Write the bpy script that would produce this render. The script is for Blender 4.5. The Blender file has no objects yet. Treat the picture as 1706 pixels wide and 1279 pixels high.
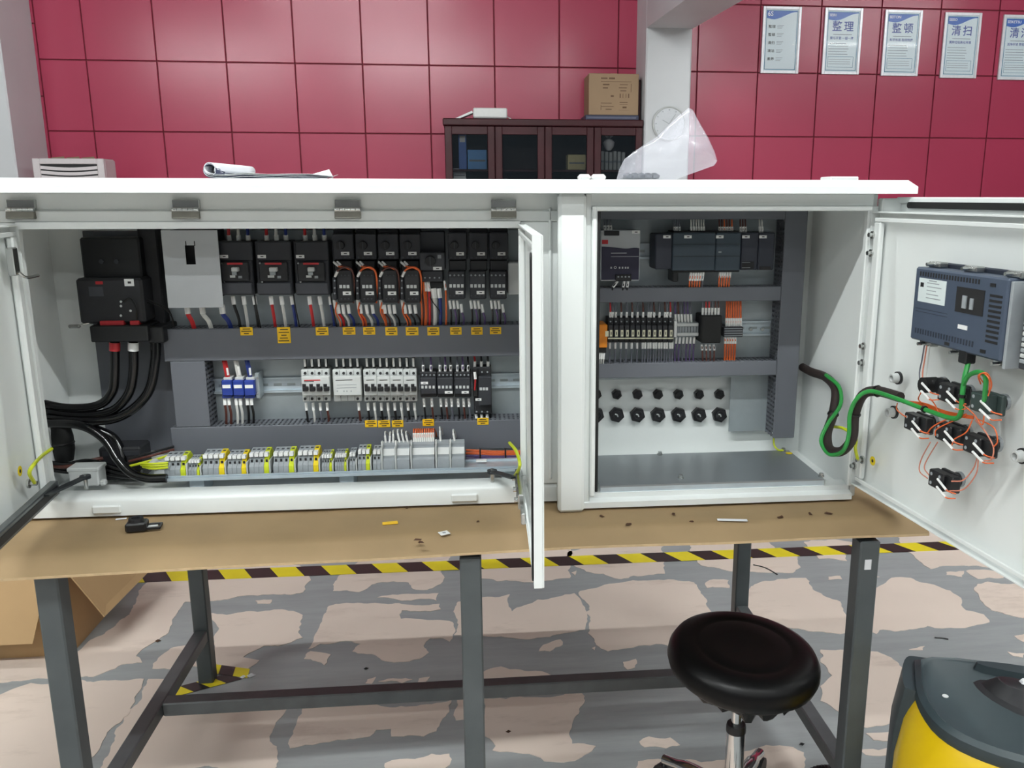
import bpy, bmesh, math, random
from mathutils import Vector, Matrix, noise

random.seed(7)
SC = bpy.context.scene
COL = SC.collection

# ------------------------------------------------------------------ camera
F_PX, CX, CY = 1417.0, 932.0, 640.0
PITCH, YAW, ROLL = math.radians(12.42), math.radians(5.65), math.radians(-0.05)
CAM = Vector((0, 0, 1.38))
_r0 = Vector((math.cos(YAW), -math.sin(YAW), 0)); _f0 = Vector((math.sin(YAW), math.cos(YAW), 0)); _u0 = Vector((0, 0, 1))
FWD = _f0 * math.cos(PITCH) - _u0 * math.sin(PITCH)
_dn = -(_u0 * math.cos(PITCH) + _f0 * math.sin(PITCH))
RGT = _r0 * math.cos(ROLL) + _dn * math.sin(ROLL)
DWN = _dn * math.cos(ROLL) - _r0 * math.sin(ROLL)
cd = bpy.data.cameras.new('camera'); cam = bpy.data.objects.new('camera', cd); COL.objects.link(cam)
cam.matrix_world = Matrix(((RGT.x, -DWN.x, -FWD.x, CAM.x), (RGT.y, -DWN.y, -FWD.y, CAM.y), (RGT.z, -DWN.z, -FWD.z, CAM.z), (0, 0, 0, 1)))
cd.sensor_fit = 'HORIZONTAL'; cd.sensor_width = 36.0; cd.lens = F_PX / 1706 * 36.0
cd.shift_x = -(CX - 853) / 1706; cd.clip_start = 0.02; cd.clip_end = 60
SC.camera = cam

# ------------------------------------------------------------------ world, lamps, exposure
w = bpy.data.worlds.new('world'); SC.world = w; w.use_nodes = True
w.node_tree.nodes['Background'].inputs[0].default_value = (0.9, 0.95, 1, 1)
w.node_tree.nodes['Background'].inputs[1].default_value = 0.15
SC.view_settings.view_transform = 'Standard'; SC.view_settings.look = 'None'
SC.view_settings.gamma = 1; SC.view_settings.use_curve_mapping = False
SC.view_settings.exposure = -0.62
SC.cycles.use_denoising = True
SC.cycles.max_bounces = 8
LAMP_Z = 3.9
def lit(k):
    m = bpy.data.materials.new('lit_tube'); m.use_nodes = True; b = m.node_tree.nodes['Principled BSDF']
    b.inputs['Base Color'].default_value = (1, 1, 1, 1); b.inputs['Emission Color'].default_value = (0.96, 1.0, 0.985, 1)
    b.inputs['Emission Strength'].default_value = LAMP * k; return m
LAMP = 190.0
_fx = bpy.data.materials.new('lamp_housing'); _fx.use_nodes = True; _fx.node_tree.nodes['Principled BSDF'].inputs['Base Color'].default_value = (.7, .7, .7, 1)
_lm = {}
ROWS = {-5.2: 'farthest behind the camera', -2.7: 'second behind the camera', -0.45: 'just behind the camera', 1.9: 'above the enclosure', 4.6: 'near the red wall'}
def tube_lamp(x, y, k=1.0, L=2.4):
    """ceiling batten with a lit tube"""
    e = bpy.data.objects.new('ceiling_tube_light', None); COL.objects.link(e); e.location = (x, y, LAMP_Z)
    e['label'] = 'white ceiling batten with lit tube in the row ' + ROWS[y] + ', ' + ('far left' if x < -4 else 'left of centre' if x < 0 else 'right of centre' if x < 4 else 'far right'); e['category'] = 'light'; e['group'] = 'ceiling tube lights'
    if k not in _lm:
        r = .022; h = L / 2
        vs = [(sx * h, r * math.cos(a), r * math.sin(a)) for sx in (-1, 1) for a in [math.pi / 3 * i for i in range(6)]]
        me = bpy.data.meshes.new('tube'); me.from_pydata(vs, [], [(i, (i + 1) % 6, 6 + (i + 1) % 6, 6 + i) for i in range(6)]); me.materials.append(lit(k)); _lm[k] = me
        vs = [(sx * h, sy * .05, z) for z in (.04, .08) for sy in (-1, 1) for sx in (-1, 1)]
        me = bpy.data.meshes.new('housing'); me.from_pydata(vs, [], [(0, 2, 3, 1), (4, 5, 7, 6), (0, 1, 5, 4), (2, 6, 7, 3), (0, 4, 6, 2), (1, 3, 7, 5)]); me.materials.append(_fx); _lm['h'] = me
    for nm, key in (('tube', k), ('housing', 'h')):
        o = bpy.data.objects.new(nm, _lm[key]); COL.objects.link(o); o.parent = e
for x in (-5.2, -1.6, 2.0, 5.6):
    tube_lamp(x, -5.2, .42)
for x in (-5.2, -1.6, 2.0, 5.6):
    tube_lamp(x, -2.7, .5)
for x in (-4.6, -0.9, 2.8):
    tube_lamp(x, -0.45, 2.5)
for x in (-1.77, 2.9, 6.6):
    tube_lamp(x, 1.9, 0.9)
for x in (-1.45, 5.4):
    tube_lamp(x, 4.6, 0.65)

# ------------------------------------------------------------------ pixel -> place helpers
def ray(u, v):
    return RGT * ((u - CX) / F_PX) + DWN * ((v - CY) / F_PX) + FWD
def aY(u, v, y):
    d = ray(u, v); return CAM + d * (y / d.y)
def aX(u, v, x):
    d = ray(u, v); return CAM + d * (x / d.x)
def aZ(u, v, z=0.0):
    d = ray(u, v); return CAM + d * ((z - CAM.z) / d.z)
def px(p):
    p = Vector(p) - CAM; z = p.dot(FWD); return (CX + F_PX * p.dot(RGT) / z, CY + F_PX * p.dot(DWN) / z)

# ------------------------------------------------------------------ materials
def lin(c):
    if isinstance(c, str):
        c = [int(c[i:i + 2], 16) / 255 for i in (0, 2, 4)]
    else:
        c = [k / 255 for k in c]
    return tuple(k / 12.92 if k <= .04045 else ((k + .055) / 1.055) ** 2.4 for k in c) + (1,)
MATS = {}
def mat(name, col, rough=.5, metal=0., vary=.06, scale=30., bump=0., spec=.5, alpha=1., trans=0., coat=0., bscale=None):
    if name in MATS: return MATS[name]
    m = bpy.data.materials.new(name); m.use_nodes = True; MATS[name] = m
    nt = m.node_tree; b = nt.nodes['Principled BSDF']
    c = lin(col)
    b.inputs['Roughness'].default_value = rough; b.inputs['Metallic'].default_value = metal
    b.inputs['Specular IOR Level'].default_value = spec
    if alpha < 1: b.inputs['Alpha'].default_value = alpha
    if trans: b.inputs['Transmission Weight'].default_value = trans
    if coat: b.inputs['Coat Weight'].default_value = coat
    tc = nt.nodes.new('ShaderNodeTexCoord')
    n = nt.nodes.new('ShaderNodeTexNoise'); n.inputs['Scale'].default_value = scale; n.inputs['Detail'].default_value = 4
    nt.links.new(tc.outputs['Object'], n.inputs['Vector'])
    r = nt.nodes.new('ShaderNodeValToRGB'); r.color_ramp.elements[0].position = .3; r.color_ramp.elements[1].position = .7
    r.color_ramp.elements[0].color = tuple(k * (1 - vary) for k in c[:3]) + (1,)
    r.color_ramp.elements[1].color = tuple(min(1, k * (1 + vary)) for k in c[:3]) + (1,)
    nt.links.new(n.outputs['Fac'], r.inputs['Fac']); nt.links.new(r.outputs['Color'], b.inputs['Base Color'])
    if bump:
        n2 = nt.nodes.new('ShaderNodeTexNoise'); n2.inputs['Scale'].default_value = bscale or scale * 4; n2.inputs['Detail'].default_value = 3
        nt.links.new(tc.outputs['Object'], n2.inputs['Vector'])
        bp = nt.nodes.new('ShaderNodeBump'); bp.inputs['Strength'].default_value = bump; bp.inputs['Distance'].default_value = .002
        nt.links.new(n2.outputs['Fac'], bp.inputs['Height']); nt.links.new(bp.outputs['Normal'], b.inputs['Normal'])
    return m
ENAMEL = mat('white_enamel', (230, 234, 233), .32, vary=.02, scale=6, bump=.05, bscale=900)
DUCT = mat('grey_duct_plastic', (97, 100, 107), .45, vary=.04, scale=8)
DUCTDARK = mat('duct_slot_dark', (26, 27, 30), .7)
ZINC = mat('zinc_plate', (164, 173, 177), .42, .45, vary=.10, scale=14)
STEEL = mat('bright_steel', (190, 192, 190), .25, .95, vary=.08, scale=40)
RAILM = mat('bright_zinc_rail', (196, 208, 216), .35, .5, vary=.06)
DSTEEL = mat('dull_hinge_steel', (120, 118, 110), .35, .9, vary=.1)
BLACK = mat('black_plastic', (20, 21, 24), .42, vary=.1, scale=60)
BLACKM = mat('matt_black_plastic', (30, 31, 35), .6, vary=.1, scale=60)
CHAR = mat('charcoal_device_plastic', (42, 44, 50), .5, vary=.06, scale=50)
CHAR2 = mat('dark_grey_device_plastic', (60, 62, 68), .5, vary=.06, scale=50)
LGREY = mat('light_grey_device_plastic', (196, 199, 198), .45, vary=.03, scale=50)
MGREY = mat('mid_grey_terminal_plastic', (150, 156, 160), .45, vary=.05, scale=60)
WHITE = mat('white_plastic', (232, 233, 232), .4, vary=.02, scale=40)
RED = mat('red_plastic', (178, 38, 44), .45, vary=.06)
YLAB = mat('yellow_label', (238, 190, 22), .5, vary=.03)
YEL = mat('yellow_plastic', (226, 200, 20), .45, vary=.05)
YGREEN = mat('yellow_green_wire', (196, 208, 40), .4, vary=.08)
GREEN = mat('green_cable', (40, 140, 62), .4, vary=.08)
BLUE = mat('blue_terminal_plastic', (34, 58, 142), .42, vary=.06)
INK = mat('black_print', (28, 28, 30), .6)
W_RED = mat('red_wire', (182, 34, 38), .4); W_BLUE = mat('blue_wire', (32, 50, 118), .4)
W_ORG = mat('orange_wire', (214, 98, 44), .42); W_WHT = mat('white_wire', (206, 206, 202), .4)
W_BLK = mat('black_wire', (18, 18, 20), .35); W_PUR = mat('violet_wire', (92, 74, 118), .4)
W_BRN = mat('brown_wire', (84, 44, 36), .45); W_GRY = mat('grey_wire', (98, 100, 110), .4)
SLEEVE = mat('white_wire_marker', (236, 236, 234), .45, vary=.02)
WIRES = dict(r=W_RED, b=W_BLUE, o=W_ORG, w=W_WHT, k=W_BLK, p=W_PUR, n=W_BRN, g=W_GRY, y=YGREEN, e=GREEN)
SHEATH = mat('glossy_black_sheath', (9, 9, 11), .14, vary=.05)
RUBBER = mat('black_rubber', (14, 15, 16), .6)

# ------------------------------------------------------------------ mesh builder
class MB:
    def __init__(s, T=None):
        s.v = []; s.f = []; s.T = T
    def add(s, vs, fs):
        k = len(s.v); s.v += [Vector(p) for p in vs]; s.f += [tuple(i + k for i in f) for f in fs]; return s
    def box(s, x0, x1, y0, y1, z0, z1, b=0.0):
        if x0 > x1: x0, x1 = x1, x0
        if y0 > y1: y0, y1 = y1, y0
        if z0 > z1: z0, z1 = z1, z0
        b = min(b, (x1 - x0) * .49, (y1 - y0) * .49, (z1 - z0) * .49)
        if b <= 0:
            return s.add([(x, y, z) for z in (z0, z1) for y in (y0, y1) for x in (x0, x1)],
                         [(0, 2, 3, 1), (4, 5, 7, 6), (0, 1, 5, 4), (2, 6, 7, 3), (0, 4, 6, 2), (1, 3, 7, 5)])
        vs = []; idx = {}
        X = (x0, x1); Y = (y0, y1); Z = (z0, z1)
        for i in (0, 1):
            for j in (0, 1):
                for k in (0, 1):
                    sx, sy, sz = (1 - 2 * i) * b, (1 - 2 * j) * b, (1 - 2 * k) * b
                    idx[i, j, k] = len(vs)
                    vs += [(X[i], Y[j] + sy, Z[k] + sz), (X[i] + sx, Y[j], Z[k] + sz), (X[i] + sx, Y[j] + sy, Z[k])]
        fs = []
        def face(q):
            a, bb, c = (Vector(vs[q[0]]), Vector(vs[q[1]]), Vector(vs[q[2]]))
            n = (bb - a).cross(c - a); ctr = Vector(((x0 + x1) / 2, (y0 + y1) / 2, (z0 + z1) / 2))
            m = sum((Vector(vs[t]) for t in q), Vector()) / len(q)
            fs.append(tuple(q) if n.dot(m - ctr) > 0 else tuple(reversed(q)))
        for i in (0, 1):
            face([idx[i, 0, 0], idx[i, 1, 0], idx[i, 1, 1], idx[i, 0, 1]])
            face([idx[0, i, 0] + 1, idx[1, i, 0] + 1, idx[1, i, 1] + 1, idx[0, i, 1] + 1])
            face([idx[0, 0, i] + 2, idx[1, 0, i] + 2, idx[1, 1, i] + 2, idx[0, 1, i] + 2])
        for p in (0, 1):
            for q in (0, 1):
                face([idx[p, q, 0], idx[p, q, 1], idx[p, q, 1] + 1, idx[p, q, 0] + 1])
                face([idx[p, 0, q], idx[p, 1, q], idx[p, 1, q] + 2, idx[p, 0, q] + 2])
                face([idx[0, p, q] + 1, idx[1, p, q] + 1, idx[1, p, q] + 2, idx[0, p, q] + 2])
        for i in (0, 1):
            for j in (0, 1):
                for k in (0, 1):
                    face([idx[i, j, k], idx[i, j, k] + 1, idx[i, j, k] + 2])
        return s.add(vs, fs)
    def cyl(s, p0, p1, r0, r1=None, n=12, cap=True):
        p0, p1 = Vector(p0), Vector(p1); r1 = r0 if r1 is None else r1
        d = (p1 - p0).normalized(); a = d.orthogonal().normalized(); c = d.cross(a)
        vs = [p0 + (a * math.cos(t) + c * math.sin(t)) * r0 for t in [2 * math.pi * i / n for i in range(n)]]
        vs += [p1 + (a * math.cos(t) + c * math.sin(t)) * r1 for t in [2 * math.pi * i / n for i in range(n)]]
        fs = [(i, (i + 1) % n, n + (i + 1) % n, n + i) for i in range(n)]
        if cap: fs += [tuple(reversed(range(n))), tuple(range(n, 2 * n))]
        return s.add(vs, fs)
    def tube(s, pts, r, n=6, smooth=True, sub=5):
        pts = [Vector(p) for p in pts]
        if smooth and len(pts) > 2:
            q = []
            P = [pts[0] * 2 - pts[1]] + pts + [pts[-1] * 2 - pts[-2]]
            for i in range(1, len(P) - 2):
                for k in range(sub):
                    t = k / sub; a, b, c, d = P[i - 1], P[i], P[i + 1], P[i + 2]
                    q.append(.5 * ((2 * b) + (c - a) * t + (2 * a - 5 * b + 4 * c - d) * t * t + (3 * b - a - 3 * c + d) * t ** 3))
            q.append(pts[-1]); pts = q
        rs = r if isinstance(r, (list, tuple)) else None
        vs = []; up = None; m = len(pts)
        for i, p in enumerate(pts):
            d = (pts[min(i + 1, m - 1)] - pts[max(i - 1, 0)])
            d = d.normalized() if d.length > 1e-9 else Vector((0, 0, 1))
            if up is None: up = d.orthogonal().normalized()
            up = (up - d * up.dot(d)); up = up.normalized() if up.length > 1e-6 else d.orthogonal().normalized()
            c = d.cross(up)
            rr = r if rs is None else rs[min(len(rs) - 1, int(i / max(1, m - 1) * (len(rs) - 1) + .5))]
            vs += [p + (up * math.cos(2 * math.pi * k / n) + c * math.sin(2 * math.pi * k / n)) * rr for k in range(n)]
        fs = [(i * n + k, i * n + (k + 1) % n, (i + 1) * n + (k + 1) % n, (i + 1) * n + k) for i in range(m - 1) for k in range(n)]
        fs += [tuple(reversed(range(n))), tuple(range((m - 1) * n, m * n))]
        return s.add(vs, fs)
    def prism(s, poly, axis, a, b):
        """poly of 2D points in the plane normal to axis, extruded from a to b"""
        def P(p, t):
            return (t, p[0], p[1]) if axis == 'x' else (p[0], t, p[1]) if axis == 'y' else (p[0], p[1], t)
        n = len(poly)
        return s.add([P(p, a) for p in poly] + [P(p, b) for p in poly],
                     [(i, (i + 1) % n, n + (i + 1) % n, n + i) for i in range(n)] + [tuple(reversed(range(n))), tuple(range(n, 2 * n))])
    def lathe(s, prof, c, n=24, axis=Vector((0, 0, 1)), cap=True):
        c = Vector(c); axis = Vector(axis).normalized(); a = axis.orthogonal().normalized(); b = axis.cross(a)
        vs = []
        for r, h in prof:
            vs += [c + axis * h + (a * math.cos(2 * math.pi * k / n) + b * math.sin(2 * math.pi * k / n)) * r for k in range(n)]
        m = len(prof)
        fs = [(i * n + k, i * n + (k + 1) % n, (i + 1) * n + (k + 1) % n, (i + 1) * n + k) for i in range(m - 1) for k in range(n)]
        if cap: fs += [tuple(reversed(range(n))), tuple(range((m - 1) * n, m * n))]
        return s.add(vs, fs)
    def quadgrid(s, P, thick=None):
        h = len(P); wd = len(P[0])
        return s.add([p for row in P for p in row], [(j * wd + i, j * wd + i + 1, (j + 1) * wd + i + 1, (j + 1) * wd + i) for j in range(h - 1) for i in range(wd - 1)])
    def build(s, name, m, parent=None, smooth=False, label=None, solid=0, recalc=True):
        vs = s.v if s.T is None else [s.T @ p for p in s.v]
        off = WLOC.get(parent.name, Vector()) if parent else Vector()
        me = bpy.data.meshes.new(name); me.from_pydata([p - off for p in vs], [], s.f)
        if recalc:
            bm = bmesh.new(); bm.from_mesh(me); bmesh.ops.recalc_face_normals(bm, faces=bm.faces); bm.to_mesh(me); bm.free()
        me.materials.append(m)
        if smooth:
            me.polygons.foreach_set('use_smooth', [True] * len(me.polygons))
            me.set_sharp_from_angle(angle=math.radians(40))
        o = bpy.data.objects.new(name, me); COL.objects.link(o)
        if parent: o.parent = parent; WLOC[o.name] = off
        else: WLOC[o.name] = Vector()
        if label: o['label'] = label
        if solid:
            md = o.modifiers.new('solid', 'SOLIDIFY'); md.thickness = solid; md.offset = 0
        return o
WLOC = {}
def tag(o, label=None, cat=None, group=None, kind=None):
    if label: o['label'] = label
    if cat: o['category'] = cat
    if group: o['group'] = group
    if kind: o['kind'] = kind
    return o
def root(name, label, cat, loc, group=None):
    o = bpy.data.objects.new(name, None); COL.objects.link(o); o.location = loc; o.empty_display_size = .05
    WLOC[o.name] = Vector(loc); return tag(o, label, cat, group)
def struct(o): o['kind'] = 'structure'; return o
def box(name, m, x0, x1, y0, y1, z0, z1, parent=None, b=0., label=None):
    return MB().box(x0, x1, y0, y1, z0, z1, b).build(name, m, parent, label=label)
def text(name, s, size, m, T, parent, depth=.0004, align='LEFT', squeeze=1.0):
    """flat lettering; T places local x,y,z(out of surface)"""
    cu = bpy.data.curves.new('t', 'FONT'); cu.body = s; cu.size = size; cu.extrude = depth; cu.align_x = align; cu.resolution_u = 2; cu.offset = size * .012
    to = bpy.data.objects.new('t', cu); COL.objects.link(to)
    me = bpy.data.meshes.new_from_object(to.evaluated_get(bpy.context.evaluated_depsgraph_get()))
    bpy.data.objects.remove(to); bpy.data.curves.remove(cu)
    off = WLOC.get(parent.name, Vector())
    if len(me.vertices) == 0: return None
    for v in me.vertices:
        p = v.co.copy(); p.x *= squeeze; v.co = T @ p - off
    me.materials.clear(); me.materials.append(m)
    o = bpy.data.objects.new(name, me); COL.objects.link(o); o.parent = parent; WLOC[o.name] = off
    return o
def Tface(p, xdir=(1, 0, 0), ydir=(0, 0, 1)):
    x = Vector(xdir).normalized(); y = Vector(ydir).normalized(); z = x.cross(y)
    return Matrix(((x.x, y.x, z.x, p[0]), (x.y, y.y, z.y, p[1]), (x.z, y.z, z.z, p[2]), (0, 0, 0, 1)))
# ================================================================== THE ROOM
WALLW = mat('grey_wall_paint', (84, 84, 86), .7, vary=.03, scale=3)
PILLARW = mat('white_pillar_paint', (212, 214, 217), .6, vary=.03, scale=2)
JOINT = mat('dark_red_joint', (104, 18, 34), .7)
def tile_mat():
    m = mat('red_lacquered_panel', (170, 54, 84), .42, vary=.07, scale=.55)
    nt = m.node_tree; b = nt.nodes['Principled BSDF']
    b.inputs['Coat Weight'].default_value = .42; b.inputs['Coat Roughness'].default_value = .20; b.inputs['Specular IOR Level'].default_value = .3
    tc = [n for n in nt.nodes if n.type == 'TEX_COORD'][0]
    geo = nt.nodes.new('ShaderNodeNewGeometry')
    for n in nt.nodes:
        if n.type == 'TEX_NOISE': nt.links.new(geo.outputs['Position'], n.inputs['Vector'])
    n2 = nt.nodes.new('ShaderNodeTexNoise'); n2.inputs['Scale'].default_value = 3.0; nt.links.new(geo.outputs['Position'], n2.inputs['Vector'])
    bp = nt.nodes.new('ShaderNodeBump'); bp.inputs['Strength'].default_value = .12; bp.inputs['Distance'].default_value = .02
    nt.links.new(n2.outputs['Fac'], bp.inputs['Height']); nt.links.new(bp.outputs['Normal'], b.inputs['Normal'])
    return m
TILE = tile_mat()
WALL_Y = 8.33
wall = struct(MB().box(-8, 10, WALL_Y + .008, WALL_Y + .2, 0, 4.0).build('wall_back', JOINT))
_tile_cache = {}
def tile(x0, x1, z0, z1):
    k = (round(x1 - x0, 3), round(z1 - z0, 3))
    if k not in _tile_cache:
        b = MB().box(.005, k[0] - .005, -.006, .010, .005, k[1] - .005, .003)
        t = b.build('wall_panel', TILE, wall); _tile_cache[k] = t.data
    else:
        t = bpy.data.objects.new('wall_panel', _tile_cache[k]); COL.objects.link(t); t.parent = wall
    t.location = (x0, WALL_Y, z0)
ROWZ = [.149, .749, 1.349, 1.949, 2.554, 3.156, 3.756]
cols_l = [-3.775, -3.381] + [-3.381 + .6 * k for k in range(1, 8)] + [1.372, 1.56]
for i in range(len(cols_l) - 1):
    for j in range(len(ROWZ) - 1):
        tile(cols_l[i], cols_l[i + 1], ROWZ[j], ROWZ[j + 1])
for z0, z1 in ((.44, 1.04), (1.04, 1.64), (1.64, 2.245), (2.245, 2.85), (2.85, 3.455), (3.455, 4.0)):
    tile(-3.93, -3.775, z0, z1)
cols_r = [2.03, 2.13, 2.719] + [2.719 + .592 * k for k in range(1, 13)]
ROWR = [.149, .749, 1.349, 1.949, 2.535, 3.135, 3.735]
for i in range(len(cols_r) - 1):
    for j in range(len(ROWR) - 1):
        tile(cols_r[i], cols_r[i + 1], ROWR[j], ROWR[j + 1])
for i in range(2):
    tile(-8 + 2.0 * i, -6 + 2.0 * i, .15, 3.9)
# other walls, ceiling, pillars, beam
struct(box('wall_left', WALLW, -8.15, -8, -7, 8.5, 0, 4.0))
struct(box('wall_right', WALLW, 10, 10.15, -7, 8.5, 0, 4.0))
struct(box('wall_front', WALLW, -8, 10, -7.15, -7, 0, 4.0))
struct(box('ceiling', mat('grey_ceiling_paint', (70, 70, 72), .8), -8.15, 10.15, -7.15, 8.53, 4.0, 4.1))
struct(MB().box(-4.45, -3.80, 7.75, WALL_Y + .008, 0, 4.0, .012).build('pillar_1', PILLARW))
pil = struct(MB().box(1.545, 1.958, 7.86, WALL_Y + .008, 0, 4.0, .012).build('pillar_2', PILLARW))
bm_ = MB()
bm_.add([(1.545, 7.86, 2.83), (1.958, 7.86, 2.83), (1.958, 7.86, 4.0), (1.545, 7.86, 4.0),
         (1.545, 3.0, 2.60), (1.958, 3.0, 2.60), (1.958, 3.0, 4.0), (1.545, 3.0, 4.0)],
        [(0, 1, 2, 3), (4, 7, 6, 5), (0, 4, 5, 1), (0, 3, 7, 4), (1, 5, 6, 2), (3, 2, 6, 7)])
struct(bm_.build('ceiling_beam', PILLARW))

# ------------------------------------------------------------------ floor with flaking paint
def floor_mat():
    m = mat('worn_grey_floor', (156, 160, 161), .5, vary=.07, scale=1.6)
    nt = m.node_tree; b = nt.nodes['Principled BSDF']; geo = nt.nodes.new('ShaderNodeNewGeometry')
    r0 = [n for n in nt.nodes if n.type == 'VALTORGB'][0]
    n2 = nt.nodes.new('ShaderNodeTexNoise'); n2.inputs['Scale'].default_value = 7; n2.inputs['Detail'].default_value = 9; n2.inputs['Roughness'].default_value = .7
    mp = nt.nodes.new('ShaderNodeMapping'); mp.inputs['Scale'].default_value = (.5, 3.2, 1)
    nt.links.new(geo.outputs['Position'], mp.inputs['Vector']); nt.links.new(mp.outputs['Vector'], n2.inputs['Vector'])
    rr = nt.nodes.new('ShaderNodeValToRGB'); rr.color_ramp.elements[0].position = .30; rr.color_ramp.elements[1].position = .62
    rr.color_ramp.elements[0].color = (.78, .78, .79, 1); rr.color_ramp.elements[1].color = (1, 1, 1, 1)
    nt.links.new(n2.outputs['Fac'], rr.inputs['Fac'])
    mx = nt.nodes.new('ShaderNodeMix'); mx.data_type = 'RGBA'; mx.blend_type = 'MULTIPLY'; mx.inputs[0].default_value = .75
    nt.links.new(r0.outputs['Color'], mx.inputs[6]); nt.links.new(rr.outputs['Color'], mx.inputs[7]); nt.links.new(mx.outputs[2], b.inputs['Base Color'])
    return m
def patch_mat():
    m = mat('faded_beige_floor_paint', (222, 206, 194), .55, vary=.05, scale=2.5)
    nt = m.node_tree; b = nt.nodes['Principled BSDF']; geo = nt.nodes.new('ShaderNodeNewGeometry')
    r0 = [n for n in nt.nodes if n.type == 'VALTORGB'][0]
    n2 = nt.nodes.new('ShaderNodeTexNoise'); n2.inputs['Scale'].default_value = 2.2; n2.inputs['Detail'].default_value = 9; n2.inputs['Roughness'].default_value = .72
    mp = nt.nodes.new('ShaderNodeMapping'); mp.inputs['Scale'].default_value = (.8, 2.6, 1)
    nt.links.new(geo.outputs['Position'], mp.inputs['Vector']); nt.links.new(mp.outputs['Vector'], n2.inputs['Vector'])
    rr = nt.nodes.new('ShaderNodeValToRGB'); rr.color_ramp.elements[0].position = .26; rr.color_ramp.elements[1].position = .45
    rr.color_ramp.elements[0].color = (.55, .50, .47, 1); rr.color_ramp.elements[1].color = (1, 1, 1, 1)
    nt.links.new(n2.outputs['Fac'], rr.inputs['Fac'])
    mx = nt.nodes.new('ShaderNodeMix'); mx.data_type = 'RGBA'; mx.blend_type = 'MULTIPLY'; mx.inputs[0].default_value = .6
    nt.links.new(r0.outputs['Color'], mx.inputs[6]); nt.links.new(rr.outputs['Color'], mx.inputs[7]); nt.links.new(mx.outputs[2], b.inputs['Base Color'])
    return m
FLOOR = floor_mat(); PATCH = patch_mat()
floor = struct(box('floor', FLOOR, -8.15, 10.15, -7.15, 8.53, -.1, 0))
def ragged(poly, amp, depth=4):
    rng = random.Random(int(abs(poly[0][0]) * 9973 + len(poly)))
    pts = [Vector((p[0], p[1])) for p in poly]
    for it in range(depth):
        q = []
        for i, p in enumerate(pts):
            n = pts[(i + 1) % len(pts)]; d = n - p; q.append(p)
            if d.length > .02:
                q.append((p + n) / 2 + Vector((-d.y, d.x)) * rng.uniform(-amp, amp))
        pts = q
    return pts
def patch(poly):
    pts = ragged(poly, .13, 5)
    bm = bmesh.new()
    hz_ = .0010 + .0009 * ((len(floor.children) * 37) % 11) / 11
    vs = [bm.verts.new((p.x, p.y, hz_)) for p in pts]
    try: f = bm.faces.new(vs)
    except ValueError: bm.free(); return
    f.normal_update()
    if f.normal.z < 0: f.normal_flip()
    ret = bmesh.ops.extrude_face_region(bm, geom=[f])
    for g in ret['geom']:
        if isinstance(g, bmesh.types.BMVert): g.co.z = .0
    bmesh.ops.recalc_face_normals(bm, faces=bm.faces)
    bmesh.ops.triangulate(bm, faces=[ff for ff in bm.faces if len(ff.verts) > 4])
    me = bpy.data.meshes.new('paint_patch'); bm.to_mesh(me); bm.free(); me.materials.append(PATCH)
    o = bpy.data.objects.new('paint_patch', me); COL.objects.link(o); o.parent = floor
def Z(ox, oy, s, pts): return [tuple(aZ(ox + x / s, oy + y / s, 0).xy) for x, y in pts]
PA = [[(440,320),(600,290),(870,275),(850,330),(830,415),(755,455),(690,450),(670,420),(600,415),(500,430),(440,465),(320,460),(340,400),(430,330)],
 [(525,490),(620,478),(810,470),(800,505),(640,505)],
 [(300,530),(560,520),(815,520),(820,545),(720,555),(640,550),(635,590),(800,595),(875,605),(875,665),(860,695),(830,680),(770,680),(740,715),(765,745),(720,775),(620,790),(560,785),(520,760),(410,740),(450,705),(350,695),(260,705),(205,730),(230,680),(250,640),(270,590)],
 [(985,290),(1220,262),(1420,250),(1430,330),(1420,400),(1250,420),(1080,415),(1000,400)],
 [(885,540),(900,510),(1000,490),(1140,475),(1130,510),(1150,555),(1270,500),(1440,470),(1500,560),(1490,640),(1393,655),(1100,670),(880,665)],
 [(185,775),(215,740),(310,755),(280,805)],
 [(1005,880),(1010,840),(1100,810),(1190,825),(1260,830),(1350,865),(1300,880)],
 [(170,985),(500,985),(870,965),(860,1020),(800,1110),(740,1135),(590,1135),(590,1100),(520,1105),(490,1135),(340,1150),(260,1165),(120,1190),(140,1100),(175,1030)],
 [(1005,960),(1470,930),(1490,970),(1440,1050),(1430,1170),(1540,1180),(1420,1250),(1300,1250),(1200,1215),(1060,1200),(1075,1180),(1010,1115)],
 [(550,1310),(560,1260),(700,1240),(860,1215),(820,1320)],
 [(895,965),(935,965),(940,1055),(890,1060)], [(480,870),(520,858),(500,890),(470,888)],
 [(720,865),(770,858),(740,890),(712,888)], [(530,880),(620,868),(690,870),(640,888)]]
PB = [[(190,275),(350,245),(630,240),(635,380),(560,385),(430,405),(400,400),(350,380),(270,370),(210,340)],
 [(750,245),(935,238),(1110,230),(1150,275),(1250,300),(1265,350),(1230,375),(1040,370),(900,360),(800,340),(780,300)],
 [(1280,232),(1449,225),(1520,240),(1480,320),(1350,310),(1300,270)],
 [(240,460),(400,425),(770,420),(800,470),(845,550),(840,590),(700,640),(680,715),(460,725),(370,740),(315,710),(290,600),(285,530)],
 [(820,430),(840,410),(930,410),(935,445),(830,445)],
 [(1000,470),(1050,430),(1200,405),(1290,400),(1330,460),(1449,510),(1500,600),(1449,660),(1280,640),(1180,620),(1080,590),(990,560)],
 [(440,790),(500,775),(495,815),(460,825)], [(50,740),(70,710),(150,685),(160,710),(100,740)],
 [(515,1160),(560,1135),(660,1140),(705,1175),(640,1190),(540,1185)],
 [(510,1250),(700,1240),(900,1245),(1000,1205),(1230,1185),(1280,1210),(1290,1330),(510,1330)],
 [(330,855),(355,850),(345,865)], [(295,725),(312,718),(308,733)], [(200,375),(225,365),(218,390)]]
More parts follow.
